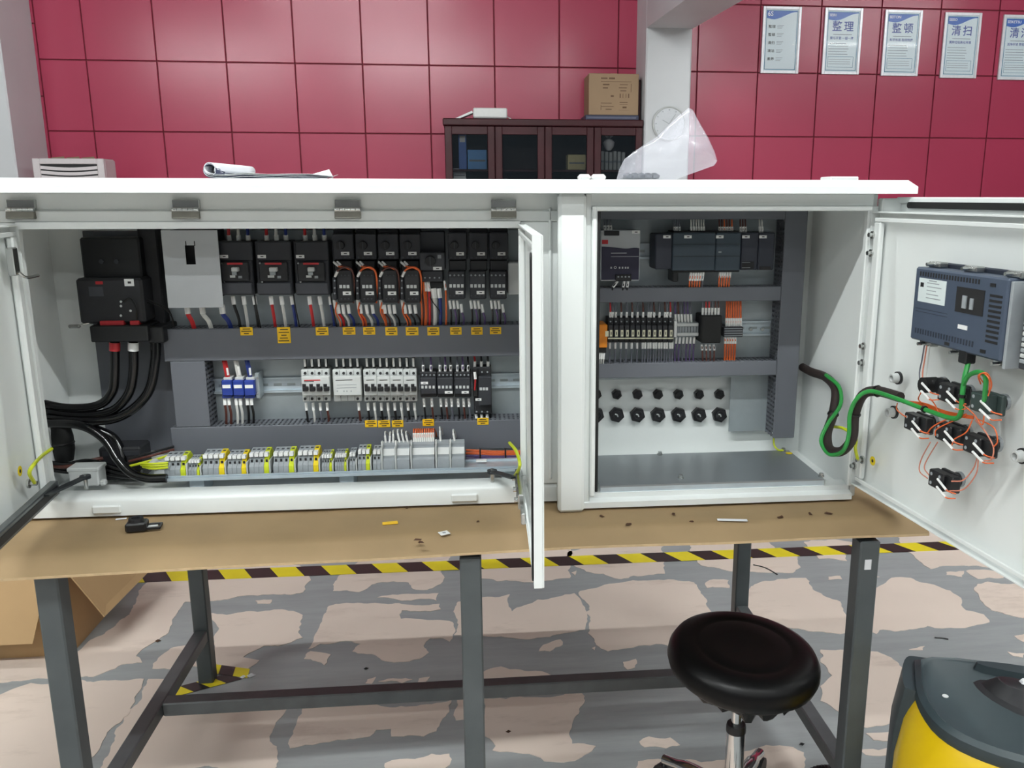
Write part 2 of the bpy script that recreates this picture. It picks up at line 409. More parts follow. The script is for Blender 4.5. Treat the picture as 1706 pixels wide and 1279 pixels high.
PC = [[(360,95),(520,70),(630,150),(730,165),(870,240),(850,265),(520,270),(440,210)],
 [(200,370),(320,315),(420,315),(480,340),(620,380),(680,430),(700,480),(790,500),(820,540),(640,570),(400,580),(260,580),(245,600),(190,560)],
 [(700,280),(930,275),(890,315),(760,320)], [(740,370),(810,335),(940,345),(1100,350),(1150,500),(995,520),(900,500),(830,480),(770,420)],
 [(-40,680),(60,680),(250,690),(320,720),(420,800),(380,840),(370,1000),(330,1045),(140,1075),(60,1000),(-40,940)],
 [(190,1105),(330,1095),(320,1140),(230,1140)], [(150,1190),(330,1160),(325,1210),(190,1215)],
 [(600,285),(690,280),(680,310),(600,300)], [(410,680),(490,662),(480,682)], [(945,610),(1000,600),(1060,640),(990,640)], [(910,690),(1000,700),(990,720),(940,712)], [(0,310),(60,305),(70,322),(0,325)],
 [(225,300),(262,310),(235,312)]]
PD = [[(660,480),(720,330),(1000,310),(1457,300),(1510,370),(1470,430),(1350,440),(1150,450),(900,475),(860,530),(820,620),(780,650),(700,700),(660,740),(690,770),(590,780),(560,800),(450,840),(300,850),(100,860),(-60,860),(-60,730),(350,730)],
 [(1010,530),(1100,540),(1250,525),(1400,520),(1470,540),(1470,650),(1350,690),(1280,690),(1200,730),(1180,745),(1260,760),(1170,815),(1000,800)],
 [(740,800),(830,700),(960,670),(960,790),(850,800)],
 [(60,900),(150,870),(400,855),(660,850),(700,850),(690,890),(660,930),(520,1110),(430,1240),(430,1330),(-60,1330),(-60,960)],
 [(720,850),(900,850),(830,900),(760,910),(640,1100),(500,1330),(440,1330),(560,1100),(690,930)],
 [(760,1000),(1100,985),(1390,980),(1350,1050),(1310,1140),(1310,1330),(600,1330)], [(1240,470),(1320,465),(1310,485),(1250,485)]]
for P, a in ((PA, (440, 820, 2.786)), (PB, (880, 820, 2.7865)), (PC, (1380, 860, 3.052)), (PD, (0, 840, 2.914))):
    for poly in P: patch(Z(*a, poly))
# the same paint goes on where the photograph does not look
rr_ = random.Random(3)
for gx in range(-6, 11):
    for gy in range(-4, 13):
        cx_, cy_ = gx * .85 + .2, gy * .62 + .3
        u, v = px((cx_, max(cy_, .3), 0))
        if cy_ > .3 and -250 < u < 1950 and 700 < v < 1420: continue
        w_, h_ = rr_.uniform(.28, .38), rr_.uniform(.18, .26)
        patch([(cx_ - w_, cy_ - h_), (cx_ - w_ * .1, cy_ - h_ * 1.1), (cx_ + w_, cy_ - h_ * .9), (cx_ + w_ * .95, cy_ + h_), (cx_ + .1 * w_, cy_ + h_ * .8), (cx_ - w_ * .9, cy_ + h_ * 1.05)])

# ------------------------------------------------------------------ hazard tapes on the floor
TY = mat('yellow_tape', (232, 214, 40), .4, vary=.05, scale=20); TK = mat('black_tape', (48, 40, 40), .45, vary=.1, scale=20)
def hazard(name, label, p0, p1, wd, n, slant, z=.0022):
    p0 = Vector((*p0, z)); p1 = Vector((*p1, z)); d = (p1 - p0); L = d.length; d.normalize(); c = Vector((-d.y, d.x, 0))
    t = root(name, label, 'floor tape', (p0.x, p0.y, 0))
    st = L / n
    for k in range(n):
        a, b = k * st, (k + 1) * st
        q = [p0 + d * (a + slant) - c * wd / 2, p0 + d * (b + slant) - c * wd / 2, p0 + d * b + c * wd / 2, p0 + d * a + c * wd / 2]
        lo = [p - Vector((0, 0, .0006)) for p in q]
        MB().add(q + lo, [(0, 1, 2, 3), (7, 6, 5, 4), (0, 4, 5, 1), (1, 5, 6, 2), (2, 6, 7, 3), (3, 7, 4, 0)]).build('stripe', TY if k % 2 == 0 else TK, t)
    return t
hazard('hazard_tape', 'yellow and black striped tape running across the floor behind the table', (-1.75, 3.06), (6.05, 3.04), .085, 82, .05)
# ================================================================== TABLE, CARDBOARD, ENCLOSURE SHELL
FRAME = mat('grey_painted_table_steel', (84, 90, 92), .45, .35, vary=.14, scale=9)
RUST = mat('worn_table_steel', (98, 102, 104), .45, .4, vary=.12, scale=18)
tb = root('work_table', 'grey steel frame work table with square tube legs under the enclosure', 'table', (0, 1.95, 0))
LT = .04
for i, (x, y) in enumerate(((-.80, 1.56), (-.02, 1.56), (.785, 1.56), (-.80, 2.33), (.785, 2.33))):
    MB().box(x - .021, x + .021, y - .021, y + .021, 0, .70, .003).build('leg', FRAME, tb)
for y in (1.585, 2.33):
    MB().box(-.82, .805, y - .02, y + .02, .70, .735, .003).build('top_rail', FRAME, tb)
for x in (-.80, .785):
    MB().box(x - .018, x + .018, 1.581, 2.309, .135, .17, .003).build('side_stretcher', RUST, tb)
MB().box(-.782, .767, 1.945, 1.985, .135, .17, .003).build('long_stretcher', RUST, tb)
for y in (1.75, 1.95, 2.15):
    MB().box(-.80, .785, y - .02, y + .02, .705, .735, .003).build('top_rail', FRAME, tb)

CARD = mat('brown_cardboard', (150, 126, 92), .75, vary=.07, scale=9, bump=.15, bscale=60)
CARD2 = mat('cut_cardboard_edge', (196, 170, 132), .8, vary=.1, scale=60)
# sheet: flat over the table, its front strip bent down over the edge
sheet = root('cardboard_sheet', 'long brown cardboard sheet covering the table under the white enclosure', 'cardboard', (0, 1.9, .735))
ZC = .744
def sheet_pt(u, t):
    """u along x, t from back (0) to front edge (1)"""
    x = -1.15 + 2.06 * u
    fr = 1.486 + .050 * min(1, u * 1.55) + .006 * noise.noise(Vector((x * 3.1, 0, 0)))
    fold = 1.532 + .034 * min(1, u * 1.55) + .004 * noise.noise(Vector((x * 2, 5, 0)))
    if t <= .7:
        y = 2.40 + (fold - 2.40) * (t / .7); z = ZC
    else:
        k = (t - .7) / .3; y = fold + (fr - fold) * k; z = ZC - .029 * k ** 1.15
    z += .0015 * noise.noise(Vector((x * 4, y * 4, 1)))
    if x < -.93:
        k = min(1, (-.93 - x) / .16); z += .05 * k * k
    if x > .86: x = .86 + (x - .86) * .9
    return Vector((x, y, z))
NU, NT = 70, 26
top = [[sheet_pt(i / NU, j / NT) for i in range(NU + 1)] for j in range(NT + 1)]
g = MB(); g.quadgrid(top)
bot = [[p - Vector((0, 0, .005)) for p in row] for row in top]
g.quadgrid([list(reversed(r)) for r in bot])
ring = lambda G: G[0] + [r[-1] for r in G[1:]] + list(reversed(G[-1][:-1])) + [r[0] for r in reversed(G[1:-1])]
ra, rb = ring(top), ring(bot); n = len(ra)
g.build('liner', CARD, sheet, smooth=True, recalc=False)
MB().add(ra + rb, [(i, n + i, n + (i + 1) % n, (i + 1) % n) for i in range(n)]).build('corrugated_edge', CARD2, sheet)

# ------------------------------------------------------------------ the white enclosure
YL, YR, YB = 1.70, 1.656, 1.985
ZB, ZT = .75, 1.386
XL0, XD, XR1 = -.93, .19, .805
en = root('control_enclosure', 'white double control enclosure with open doors standing on the cardboard', 'enclosure', (0, 1.85, ZB))
def ep(name, x0, x1, y0, y1, z0, z1, b=.002, m=ENAMEL, parent=None): return MB().box(x0, x1, y0, y1, z0, z1, b).build(name, m, parent or en)
ep('back_panel', XL0, XR1, YB - .015, YB, ZB, ZT)
ep('side_panel', XL0, XL0 + .012, YL + .02, YB - .015, ZB, ZT)
ep('side_panel', XR1 - .012, XR1, YR + .012, YB - .015, ZB, ZT)
ep('dividing_panel', XD, XD + .012, YR + .012, YB - .015, ZB + .004, ZT)
ep('bottom_panel', XL0 + .012, XD, YL + .03, YB - .015, ZB, ZB + .012)
ep('bottom_panel', XD + .012, XR1 - .012, YR + .012, YB - .015, ZB, ZB + .012)
# left unit frame
sill = MB()
sill.prism([(YL, ZB), (YL, .779), (YL + .004, .786), (YL + .012, .789), (YL + .05, .789), (YL + .055, .785), (YL + .055, .775), (YL + .016, .775), (YL + .016, ZB)], 'x', XL0, .168)
sill.build('front_sill', ENAMEL, en, smooth=True)
for u in (178, 774):
    a = aY(u, 842, YL)
    ep('drain_cover', a.x - .028, a.x + .028, YL - .006, YL, .756, .774, .004)
header = MB()
header.box(XL0, .168, YL, YL + .010, 1.352, ZT, .001)
header.build('header_panel', ENAMEL, en)
ep('header_strip', XL0, .168, YL - .006, YL + .012, 1.333, 1.3535, .002)
lip = MB(); lip.prism([(YL - .008, 1.320), (YL - .008, 1.3328), (YL + .02, 1.3328), (YL + .02, 1.320)], 'x', -.845, .090); lip.build('header_lip', ENAMEL, en)
ep('front_stile', XL0, -.845, YL, YL + .014, .789, 1.333)
ep('front_stile', .090, .168, YL, YL + .014, .789, 1.333)
ep('stile_ridge', .146, .153, YL - .006, YL, .80, 1.36, .003)
# right unit frame
ep('front_post', .160, .214, YR - .018, YR + .012, ZB - .004, ZT, .006)
ep('post_strip', .214, .226, YR - .002, YR + .012, ZB, ZT)
ep('front_stile', .226, .236, YR - .012, YR + .03, .776, 1.362, .003)
ep('header_panel', .214, .79, YR, YR + .012, 1.362, ZT, .001)
ep('header_lip', .226, .785, YR - .010, YR + .02, 1.353, 1.362, .002)
s2 = MB(); s2.prism([(YR - .006, ZB), (YR - .006, .762), (YR + .012, .766), (YR + .012, .776), (YR + .05, .776), (YR + .05, .766), (YR + .02, ZB)], 'x', .214, .79)
s2.build('front_sill', ENAMEL, en)
ep('corner_post', .783, .805, YR + .004, YR + .02, .776, 1.362, .002)
MB().tube([(.2395, YR - .004, .786), (.2395, YR - .004, 1.352)], .0035, 6, smooth=False).build('gasket', RUBBER, en)
# roof pan with chamfered edges
rx0, rx1, ry0, ry1, rz0, rz1, rz2 = -1.02, .853, 1.605, 2.03, 1.386, 1.399, 1.4115
ch = .016
ro = MB()
outer = [(rx0, ry0), (rx1, ry0), (rx1, ry1), (rx0, ry1)]
inner = [(rx0 + ch, ry0 + ch), (rx1 - ch * .8, ry0 + ch), (rx1 - ch * .8, ry1 - ch), (rx0 + ch, ry1 - ch)]
ro.add([(x, y, rz0) for x, y in outer] + [(x, y, rz1) for x, y in outer] + [(x, y, rz2) for x, y in inner],
       [(3, 2, 1, 0)] + [(i, (i + 1) % 4, 4 + (i + 1) % 4, 4 + i) for i in range(4)] + [(4 + i, 4 + (i + 1) % 4, 8 + (i + 1) % 4, 8 + i) for i in range(4)] + [(8, 9, 10, 11)])
roof = ro.build('roof', ENAMEL, en)
# hinges along the header
for u in (37, 311, 580, 839):
    c = aY(u, 349, YL - .006); w2 = .0245
    h = MB().box(c.x - w2, c.x + w2, YL - .010, YL, 1.357, 1.374, .001).build('hinge', STEEL, en)
    for k in range(5):
        x = c.x - w2 + (k + .5) * 2 * w2 / 5
        MB().cyl((x - w2 / 5.6, YL - .013, 1.3555), (x + w2 / 5.6, YL - .013, 1.3555), .0042, n=10).build('knuckle', STEEL, h)
    MB().prism([(YL - .010, 1.353), (YL - .016, 1.352), (YL - .019, 1.340), (YL - .012, 1.3385), (YL - .008, 1.340)], 'x', c.x - w2, c.x + w2).build('lower_leaf', DSTEEL, h)

# ------------------------------------------------------------------ doors: local x = along the door from its hinge, y = out of the inner face, z = up
def door_T(hinge, end):
    h = Vector((*hinge, 0)); d = (Vector((*end, 0)) - h).normalized(); n_ = Vector((-d.y, d.x, 0))
    return h, d, n_
def door(name_hinge, hinge, end, side, z0, z1, th):
    """inner face on the side of the cabinet interior"""
    h, d, n_ = door_T(hinge, end)
    L = (Vector((*end, 0)) - h).length; n_ = n_ * side
    T = Matrix(((d.x, n_.x, 0, h.x), (d.y, n_.y, 0, h.y), (0, 0, 1, 0), (0, 0, 0, 1)))
    dr = MB(T).box(0, L, -th, -th + .003, z0, z1, .001).build('door', ENAMEL, en)
    for nm, a in (('door_flange', (0, L, -th + .003, 0, z0, z0 + .0025)), ('door_flange', (0, L, -th + .003, 0, z1 - .0025, z1)),
                  ('door_flange', (0, .0025, -th + .003, 0, z0 + .0025, z1 - .0025)), ('door_flange', (L - .0025, L, -th + .003, 0, z0 + .0025, z1 - .0025))):
        MB(T).box(*a).build(nm, ENAMEL, dr)
    for z in (z0 + .012, z1 - .020): MB(T).box(.014, L - .014, -.004, .0, z, z + .008, .001).build('door_stiffener', ENAMEL, dr)
    MB(T).box(.012, .034, -.012, .0, z0 + .02, z1 - .02, .003).build('door_stiffener', ENAMEL, dr)
    MB(T).box(L - .040, L - .018, -.012, .0, z0 + .02, z1 - .02, .003).build('door_stiffener', ENAMEL, dr)
    if name_hinge != 'centre': return dr, T, L
    gz0, gz1, ga, gb = z0 + .006, z1 - .026, L - .028, L - .010
    loop = []
    for cx_, cz_, a0 in ((gb - .008, gz1 - .008, 0), (ga + .008, gz1 - .008, 90), (ga + .008, gz0 + .008, 180), (gb - .008, gz0 + .008, 270)):
        for k in range(5):
            t = math.radians(a0 + k * 22.5); loop.append((cx_ + .008 * math.cos(t), .001, cz_ + .008 * math.sin(t)))
    MB(T).tube(loop + [loop[0]], .0014, 6, smooth=False).build('gasket', RUBBER, dr)
    return dr, T, L
dl, TL, LL = door('left', (-.842, YL - .004), (-.790, YL - .455), 1, .800, 1.328, .018)
dc, TC, LC = door('centre', (.086, YL - .004), (.0795, 1.19), -1, .800, 1.328, .0155)
dr_, TR, LR = door('right', (.788, YR + .002), (.846, 1.115), -1, .783, 1.352, .020)
# ================================================================== DEVICES IN THE LEFT UNIT
PY = 1.955          # front of the left mounting plate
def R4(u0, u1, v0, v1, y):
    a = aY((u0 + u1) / 2, v0, y).z; b = aY((u0 + u1) / 2, v1, y).z
    x0 = aY(u0, (v0 + v1) / 2, y).x; x1 = aY(u1, (v0 + v1) / 2, y).x
    return x0, x1, b, a
def pb(name, m, u0, u1, v0, v1, yf, yb, parent=None, b=.0015, label=None):
    x0, x1, z0, z1 = R4(u0, u1, v0, v1, yf)
    return MB().box(x0, x1, yf, yb, z0, z1, b).build(name, m, parent, label=label)
def thing(name, label, cat, u, v, y, group=None):
    p = aY(u, v, y); return root(name, label, cat, p, group)
def wire(dev, pts, c, r=.0022, sl=0., r2=None, both=False):
    """pts: (u,v,Y) triples; sl: share of the wire covered by a white marker sleeve"""
    P = [aY(*p) for p in pts]
    w_ = MB().tube(P, r, 6, sub=4).build('wire', WIRES[c], dev, smooth=True)
    if sl:
        a, b = P[0], P[1]; L = (b - a).length; d = (b - a).normalized()
        MB().cyl(a, a + d * min(sl * 1.2, L), (r * 1.5 if r2 is None else r2 * 1.15), n=7).build('wire_marker', SLEEVE, w_, smooth=True)
    return w_
def marker(dev, u0, u1, v0, v1, y):
    m_ = pb('label_plate', WHITE, u0, u1, v0, v1, y - .0008, y, dev, .0002)
    pb('print', INK, u0 + (u1 - u0) * .35, u1 - (u1 - u0) * .3, v0 + (v1 - v0) * .35, v1 - (v1 - v0) * .35, y - .001, y - .0008, m_, 0)
def screw(dev, u, v, y, r=.0026, m=STEEL, nm='screw'):
    p = aY(u, v, y); MB().cyl(p + Vector((0, .001, 0)), p - Vector((0, .0016, 0)), r, n=8).build(nm, m, dev)

# ---- plates and wiring ducts
gp = tag(pb('mounting_plate', ZINC, 285, 875, 383, 762, PY, PY + .003), 'grey zinc mounting plate behind the breakers in the left unit', 'mounting plate')
def hduct(label, x0, x1, z0, z1, yf, yb, top=True, bottom=True, cat='wiring duct'):
    t = root('wiring_duct', label, cat, ((x0 + x1) / 2, yb, z0))
    MB().box(x0, x1, yf, yf + .004, z0, z1, .0015).build('cover', DUCT, t)
    MB().box(x0, x1, yb - .002, yb, z0 + .001, z1 - .001).build('base', DUCT, t)
    for on, z in ((top, z1 - .003), (bottom, z0 + .001)):
        if not on: continue
        m_ = MB(); n = int((x1 - x0) / .0105)
        for k in range(n):
            a = x0 + (k + .2) * (x1 - x0) / n; m_.box(a, a + .0058, yf + .004, yb - .002, z, z + .002)
        for j in (.3, .62): m_.box(x0, x1, yf + (yb - yf) * j, yf + (yb - yf) * j + .004, z, z + .0019)
        o = m_.build('slotted_side', DUCT, t); o['kind'] = 'stuff'
    return t
def vduct(label, x0, x1, z0, z1, yf, yb, left=True, right=True):
    t = root('wiring_duct', label, 'wiring duct', ((x0 + x1) / 2, yb, z0))
    MB().box(x0, x1, yf, yf + .004, z0, z1, .0015).build('cover', DUCT, t)
    MB().box(x0 + .001, x1 - .001, yb - .002, yb, z0, z1).build('base', DUCT, t)
    for on, x in ((left, x0 + .001), (right, x1 - .003)):
        if not on: continue
        m_ = MB(); n = int((z1 - z0) / .0105)
        for k in range(n):
            a = z0 + (k + .2) * (z1 - z0) / n; m_.box(x, x + .002, yf + .004, yb - .002, a, a + .0052)
        for j in (.3, .62): m_.box(x, x + .0019, yf + (yb - yf) * j, yf + (yb - yf) * j + .004, z0, z1)
        o = m_.build('slotted_side', DUCT, t); o['kind'] = 'stuff'
    return t
YD = 1.893
x0, x1, z0, z1 = R4(271, 872, 545, 598, YD)
d1 = hduct('long grey wiring duct with twelve yellow labels below the big breakers', x0, x1, z0, z1, YD, PY)
x0b, x1b, z0b, z1b = R4(285, 872, 706, 755, YD)
d2 = hduct('grey wiring duct with five yellow labels above the terminal row', x0b, x1b, z0b, z1b, YD, PY)
xv = R4(285, 345, 598, 706, YD)
d3 = vduct('short upright grey wiring duct left of the blue terminals', xv[0] + .003, xv[1], z1b + .0005, z0 - .0005, YD, PY, left=False)
d4 = hduct('grey wiring duct under the roof above the big breakers', R4(371, 872, 340, 372, 1.91)[0], .11, 1.318, 1.36, 1.91, PY, top=False)
def ylabel(d, u0, u1, v0, v1, lines):
    l = pb('yellow_label', YLAB, u0, u1, v0, v1, YD - .0012, YD, d, .0003)
    for k in range(lines):
        v = v0 + (v1 - v0) * (k + .8) / (lines + .6); s = (.2, .1, .3)[k % 3]
        pb('print', INK, u0 + (u1 - u0) * s, u1 - (u1 - u0) * s, v - .7, v + .7, YD - .0014, YD - .0012, l, 0)
for u0, u1, v1 in ((400, 421, 559), (462, 484, 572), (526, 547, 559), (571, 592, 558), (605, 625, 558), (642, 662, 559), (676, 697, 559), (712, 732, 559), (750, 769, 558), (785, 804, 558), (816, 835, 557)):
    ylabel(d1, u0, u1, 545.5, v1, 5 if v1 > 565 else 3)
for u0, u1, v0 in ((608, 628, 700), (630, 650, 700), (653, 672, 700), (704, 723, 698), (795, 814, 696)):
    ylabel(d2, u0, u1, v0 + .5, v0 + 12, 3)
def rail(label, u0, u1, vc, y, hh=.0175):
    a, b = aY(u0, vc, y), aY(u1, vc, y); zc = a.z * .5 + b.z * .5
    t = root('din_rail', label, 'mounting rail', ((a.x + b.x) / 2, y, zc))
    # hat profile: flanges and web with slots
    MB().box(a.x, b.x, y, y + .001, zc + hh - .005, zc + hh).build('flange', RAILM, t)
    MB().box(a.x, b.x, y, y + .001, zc - hh, zc - hh + .005).build('flange', RAILM, t)
    for s in (1, -1):
        z_ = zc + s * (hh - .005); MB().box(a.x, b.x, y, y + .0075, z_ - .0006, z_ + .0006).build('wall', RAILM, t)
    w_ = MB(); n = max(1, int((b.x - a.x) / .03)); st = (b.x - a.x) / n; h2 = hh - .0056
    for k in range(n):
        xa = a.x + k * st
        w_.box(xa, xa + st * .4, y + .0065, y + .0075, zc - h2, zc + h2)
        w_.box(xa + st * .4, xa + st, y + .0065, y + .0075, zc + .003, zc + h2); w_.box(xa + st * .4, xa + st, y + .0065, y + .0075, zc - h2, zc - .003)
    w_.build('slotted_web', RAILM, t)
    return t
rail('zinc mounting rail carrying the blue terminals and white breakers', 353, 868, 639, PY - .0078)

# ---- isolating switch with its shroud and cables on the far left
sw = thing('isolator_switch', 'big black isolator switch at the far left of the left unit', 'switch', 190, 572, PY)
pb('backing_plate', DUCT, 158, 288, 385, 752, PY + .004, PY + .007, sw)
pb('side_column', BLACKM, 236, 268, 380, 546, 1.925, PY + .004, sw, .003)
pb('upper_body', BLACK, 135, 234, 396, 466, 1.90, PY + .004, sw, .004)
pb('main_body', BLACKM, 129, 239, 464, 540, 1.868, PY + .004, sw, .005)
for u in (169, 194): screw(sw, u, 436, 1.899, .005, CHAR2, 'cover_screw')
pb('brand_patch', RED, 159, 171, 469, 474, 1.8672, 1.868, sw, 0)
marker(sw, 207, 223, 465, 477, 1.8678)
pb('rating_plate', CHAR2, 148, 172, 478, 494, 1.8674, 1.868, sw, 0)
for u, v in ((202, 503), (202, 510), (218, 518), (202, 526)): screw(sw, u, v, 1.867, .0028)
wire(sw, [(204, 505, 1.863), (216, 497, 1.86), (226, 510, 1.86), (228, 532, 1.866)], 'k', .0016)
MB().tube([aY(158, 537, 1.876), aY(140, 540, 1.87), aY(124, 544, 1.868)], .0016, 6).build('rod', STEEL, sw); p = aY(124, 544, 1.868); MB().box(p.x - .012, p.x + .012, p.y - .004, p.y + .004, p.z - .004, p.z + .004, .0025).build('wing_nut', STEEL, sw)
sh = pb('terminal_shroud', BLACK, 150, 246, 543, 570, 1.852, PY + .004, sw, .002)
pb('red_strip', RED, 166, 206, 535, 542.5, 1.862, 1.90, sw, .001); pb('red_strip', RED, 216, 231, 535, 542.5, 1.862, 1.90, sw, .001)
pb('side_shroud', BLACK, 246, 272, 545, 572, 1.866, PY + .004, sw, .002)
wire(sw, [(240, 497, 1.89), (262, 506, 1.885), (282, 518, 1.89), (290, 545, 1.90)], 'k', .0016)
wire(sw, [(240, 503, 1.89), (266, 510, 1.885), (284, 524, 1.89), (291, 546, 1.905)], 'k', .0016)
def cable(label, pts, r, band=None, group=None):
    P = [aY(*p) for p in pts]
    t = root('power_cable', label, 'cable', P[-1], group)
    MB().tube(P, r, 10, sub=6).build('sheath', SHEATH, t, smooth=True)
    if band:
        d = (P[1] - P[0]).normalized(); MB().cyl(P[0] + d * .001, P[0] + d * .019, r * 1.12, n=12).build('colour_band', band, t, smooth=True)
cable('thick black power cable with red band leaving the isolator', [(191, 570, 1.88), (191, 625, 1.88), (186, 655, 1.88), (162, 676, 1.88), (110, 680, 1.87), (55, 669, 1.86)], .0098, RED)
cable('thick black power cable with white band leaving the isolator', [(222, 570, 1.88), (222, 622, 1.88), (212, 660, 1.88), (180, 687, 1.88), (120, 692, 1.87), (55, 680, 1.86)], .0098, WHITE)
cable('thick black power cable without band nearest the grey duct', [(259, 565, 1.895), (258, 605, 1.89), (246, 655, 1.885), (205, 692, 1.88), (150, 702, 1.87), (60, 694, 1.86)], .0104)
def cable3(label, pts, r, m=SHEATH, name='power_cable'):
    t = root(name, label, 'cable', pts[0]); MB().tube(pts, r, 10, sub=6).build('sheath', m, t, smooth=True); return t
cable3('glossy black cable curving down to the start of the terminal row', [aY(62, 705, 1.84), aY(130, 708, 1.83), aY(172, 730, 1.82), aY(196, 765, 1.80), aY(218, 788, 1.785), aY(245, 797, 1.775), aY(278, 797, 1.775)], .0095)
cable3('black cable behind the glossy one near the floor of the left unit', [aY(150, 712, 1.88), aY(188, 730, 1.88), aY(202, 760, 1.87), aY(200, 788, 1.86)], .011)
bb = thing('base_block', 'dark block standing under the power cables in the left corner', 'block', 200, 800, 1.87)
pb('body', BLACKM, 166, 236, 746, 800, 1.868, 1.93, bb, .004); pb('lid', CHAR, 170, 232, 752, 760, 1.8665, 1.868, bb, .0005)
for k, (v, e) in enumerate(((776, 786), (782, 792), (788, 797))):  # black cables added to darken the corner behind the sill
    cable3('added thin black cable darkening the left corner behind the sill, ' + ('upper one', 'middle one', 'lower one')[k], [aY(80, v - 6, 1.86), aY(110, v - 2, 1.855), aY(150, v - 8 + k * 3, 1.855), aY(200, e - 4, 1.85), aY(236, e, 1.84)], .0048)
gl = thing('cable_grommet', 'black oval cable grommet hanging below the power cables', 'grommet', 104, 770, 1.89)
p = aY(104, 738, 1.885)
MB().lathe([(0.001, -.045), (.018, -.040), (.023, -.015), (.023, .015), (.019, .038), (.002, .046)], p, 16).build('body', RUBBER, gl, smooth=True)
MB().lathe([(.0235, -.003), (.025, 0), (.0235, .003)], p, 16).build('rib', W_BLK, gl, smooth=True)
cr = tag(MB().tube([aY(84, 777, 1.86), aY(110, 778, 1.85), aY(140, 770, 1.86), aY(172, 763, 1.87)], .0042, 8).build('dark_red_cable', W_BRN, smooth=True), 'dark red cable lying behind the white bracket box', 'cable')
bxr = thing('terminal_box', 'small pale grey terminal box in the left corner behind the sill', 'box', 140, 812, 1.80)
x0, x1, z0, z1 = R4(114, 164, 782, 811, 1.80)
MB().box(x0, x1, 1.80, 1.84, z0, z1, .003).build('body', LGREY, bxr); MB().box(x0 - .002, x1 + .002, 1.799, 1.842, z1 - .006, z1 + .003, .002).build('lid', LGREY, bxr)
MB().box(x1, x1 + .012, 1.80, 1.815, z0, z0 + .012, .003).build('clip', LGREY, bxr)
for i, (c, v) in enumerate((('y', 765), ('n', 757), ('k', 752))):
    wr = MB().tube([aY(215, v + 12, 1.86), aY(250, v + 3, 1.86), aY(290, v - 8, 1.885)], .003, 6).build('loose_wire', WIRES[c], smooth=True)
    tag(wr, ('yellow green', 'brown', 'black')[i] + ' loose wire running up to the grey duct beside the terminals', 'wire')
YPE = [(262, 770), (270, 774), (258, 776)]
et = thing('earth_terminal', 'pale end clamp with yellow green earth wires at the start of the terminals', 'terminal', 265, 795, 1.79)
for k in range(3):
    pb('clamp_block', LGREY, 246 + k * 9, 256 + k * 9, 771 + (k % 2) * 4, 784, 1.79, 1.82, et, .002)
for k in range(3): wire(et, [(232 + 3 * k, 772 + 3 * k, 1.80), (255, 773 + 4 * k, 1.785), (280, 771 + 4 * k, 1.79)], 'y', .0025)

# ---- pale cover plate with a slot
cv = thing('cover_plate', 'pale grey cover plate with a dark slot left of the breakers', 'cover', 320, 513, 1.868)
X0, X1, Z0_, Z1_ = R4(274, 367, 384, 513, 1.868); s0, s1, sz0, sz1 = R4(309, 325, 409, 441, 1.868)
CP = mat('pale_grey_cover', (192, 196, 200), .5, vary=.02)
cvm = MB(); cvm.box(X0, s0, 1.868, 1.8695, Z0_, Z1_); cvm.box(s1, X1, 1.868, 1.8695, Z0_, Z1_); cvm.box(s0, s1, 1.868, 1.8695, Z0_, sz0); cvm.box(s0, s1, 1.868, 1.8695, sz1, Z1_)
cvm.build('plate', CP, cv)
MB().box(X0 + .01, X1 - .01, 1.895, PY, Z0_ + .02, Z1_).build('slot_backing', BLACKM, cv, label='dark switch body behind the slot')  # dark box added behind the plate, its colour gives the slot its shade
for u in (309.5, 324): pb('slot_tab', INK, u - .8, u + .8, 402, 410, 1.8675, 1.868, cv, 0)
for u, c, uu in ((311, 'r', 322), (336, 'w', 350), (369, 'b', 383)):
    wire(cv, [(u, 508, 1.90), (u + 2, 523, 1.90), (uu - 2, 536, 1.905), (uu + 4, 556, 1.915)], c, .0052, .02, .0055)

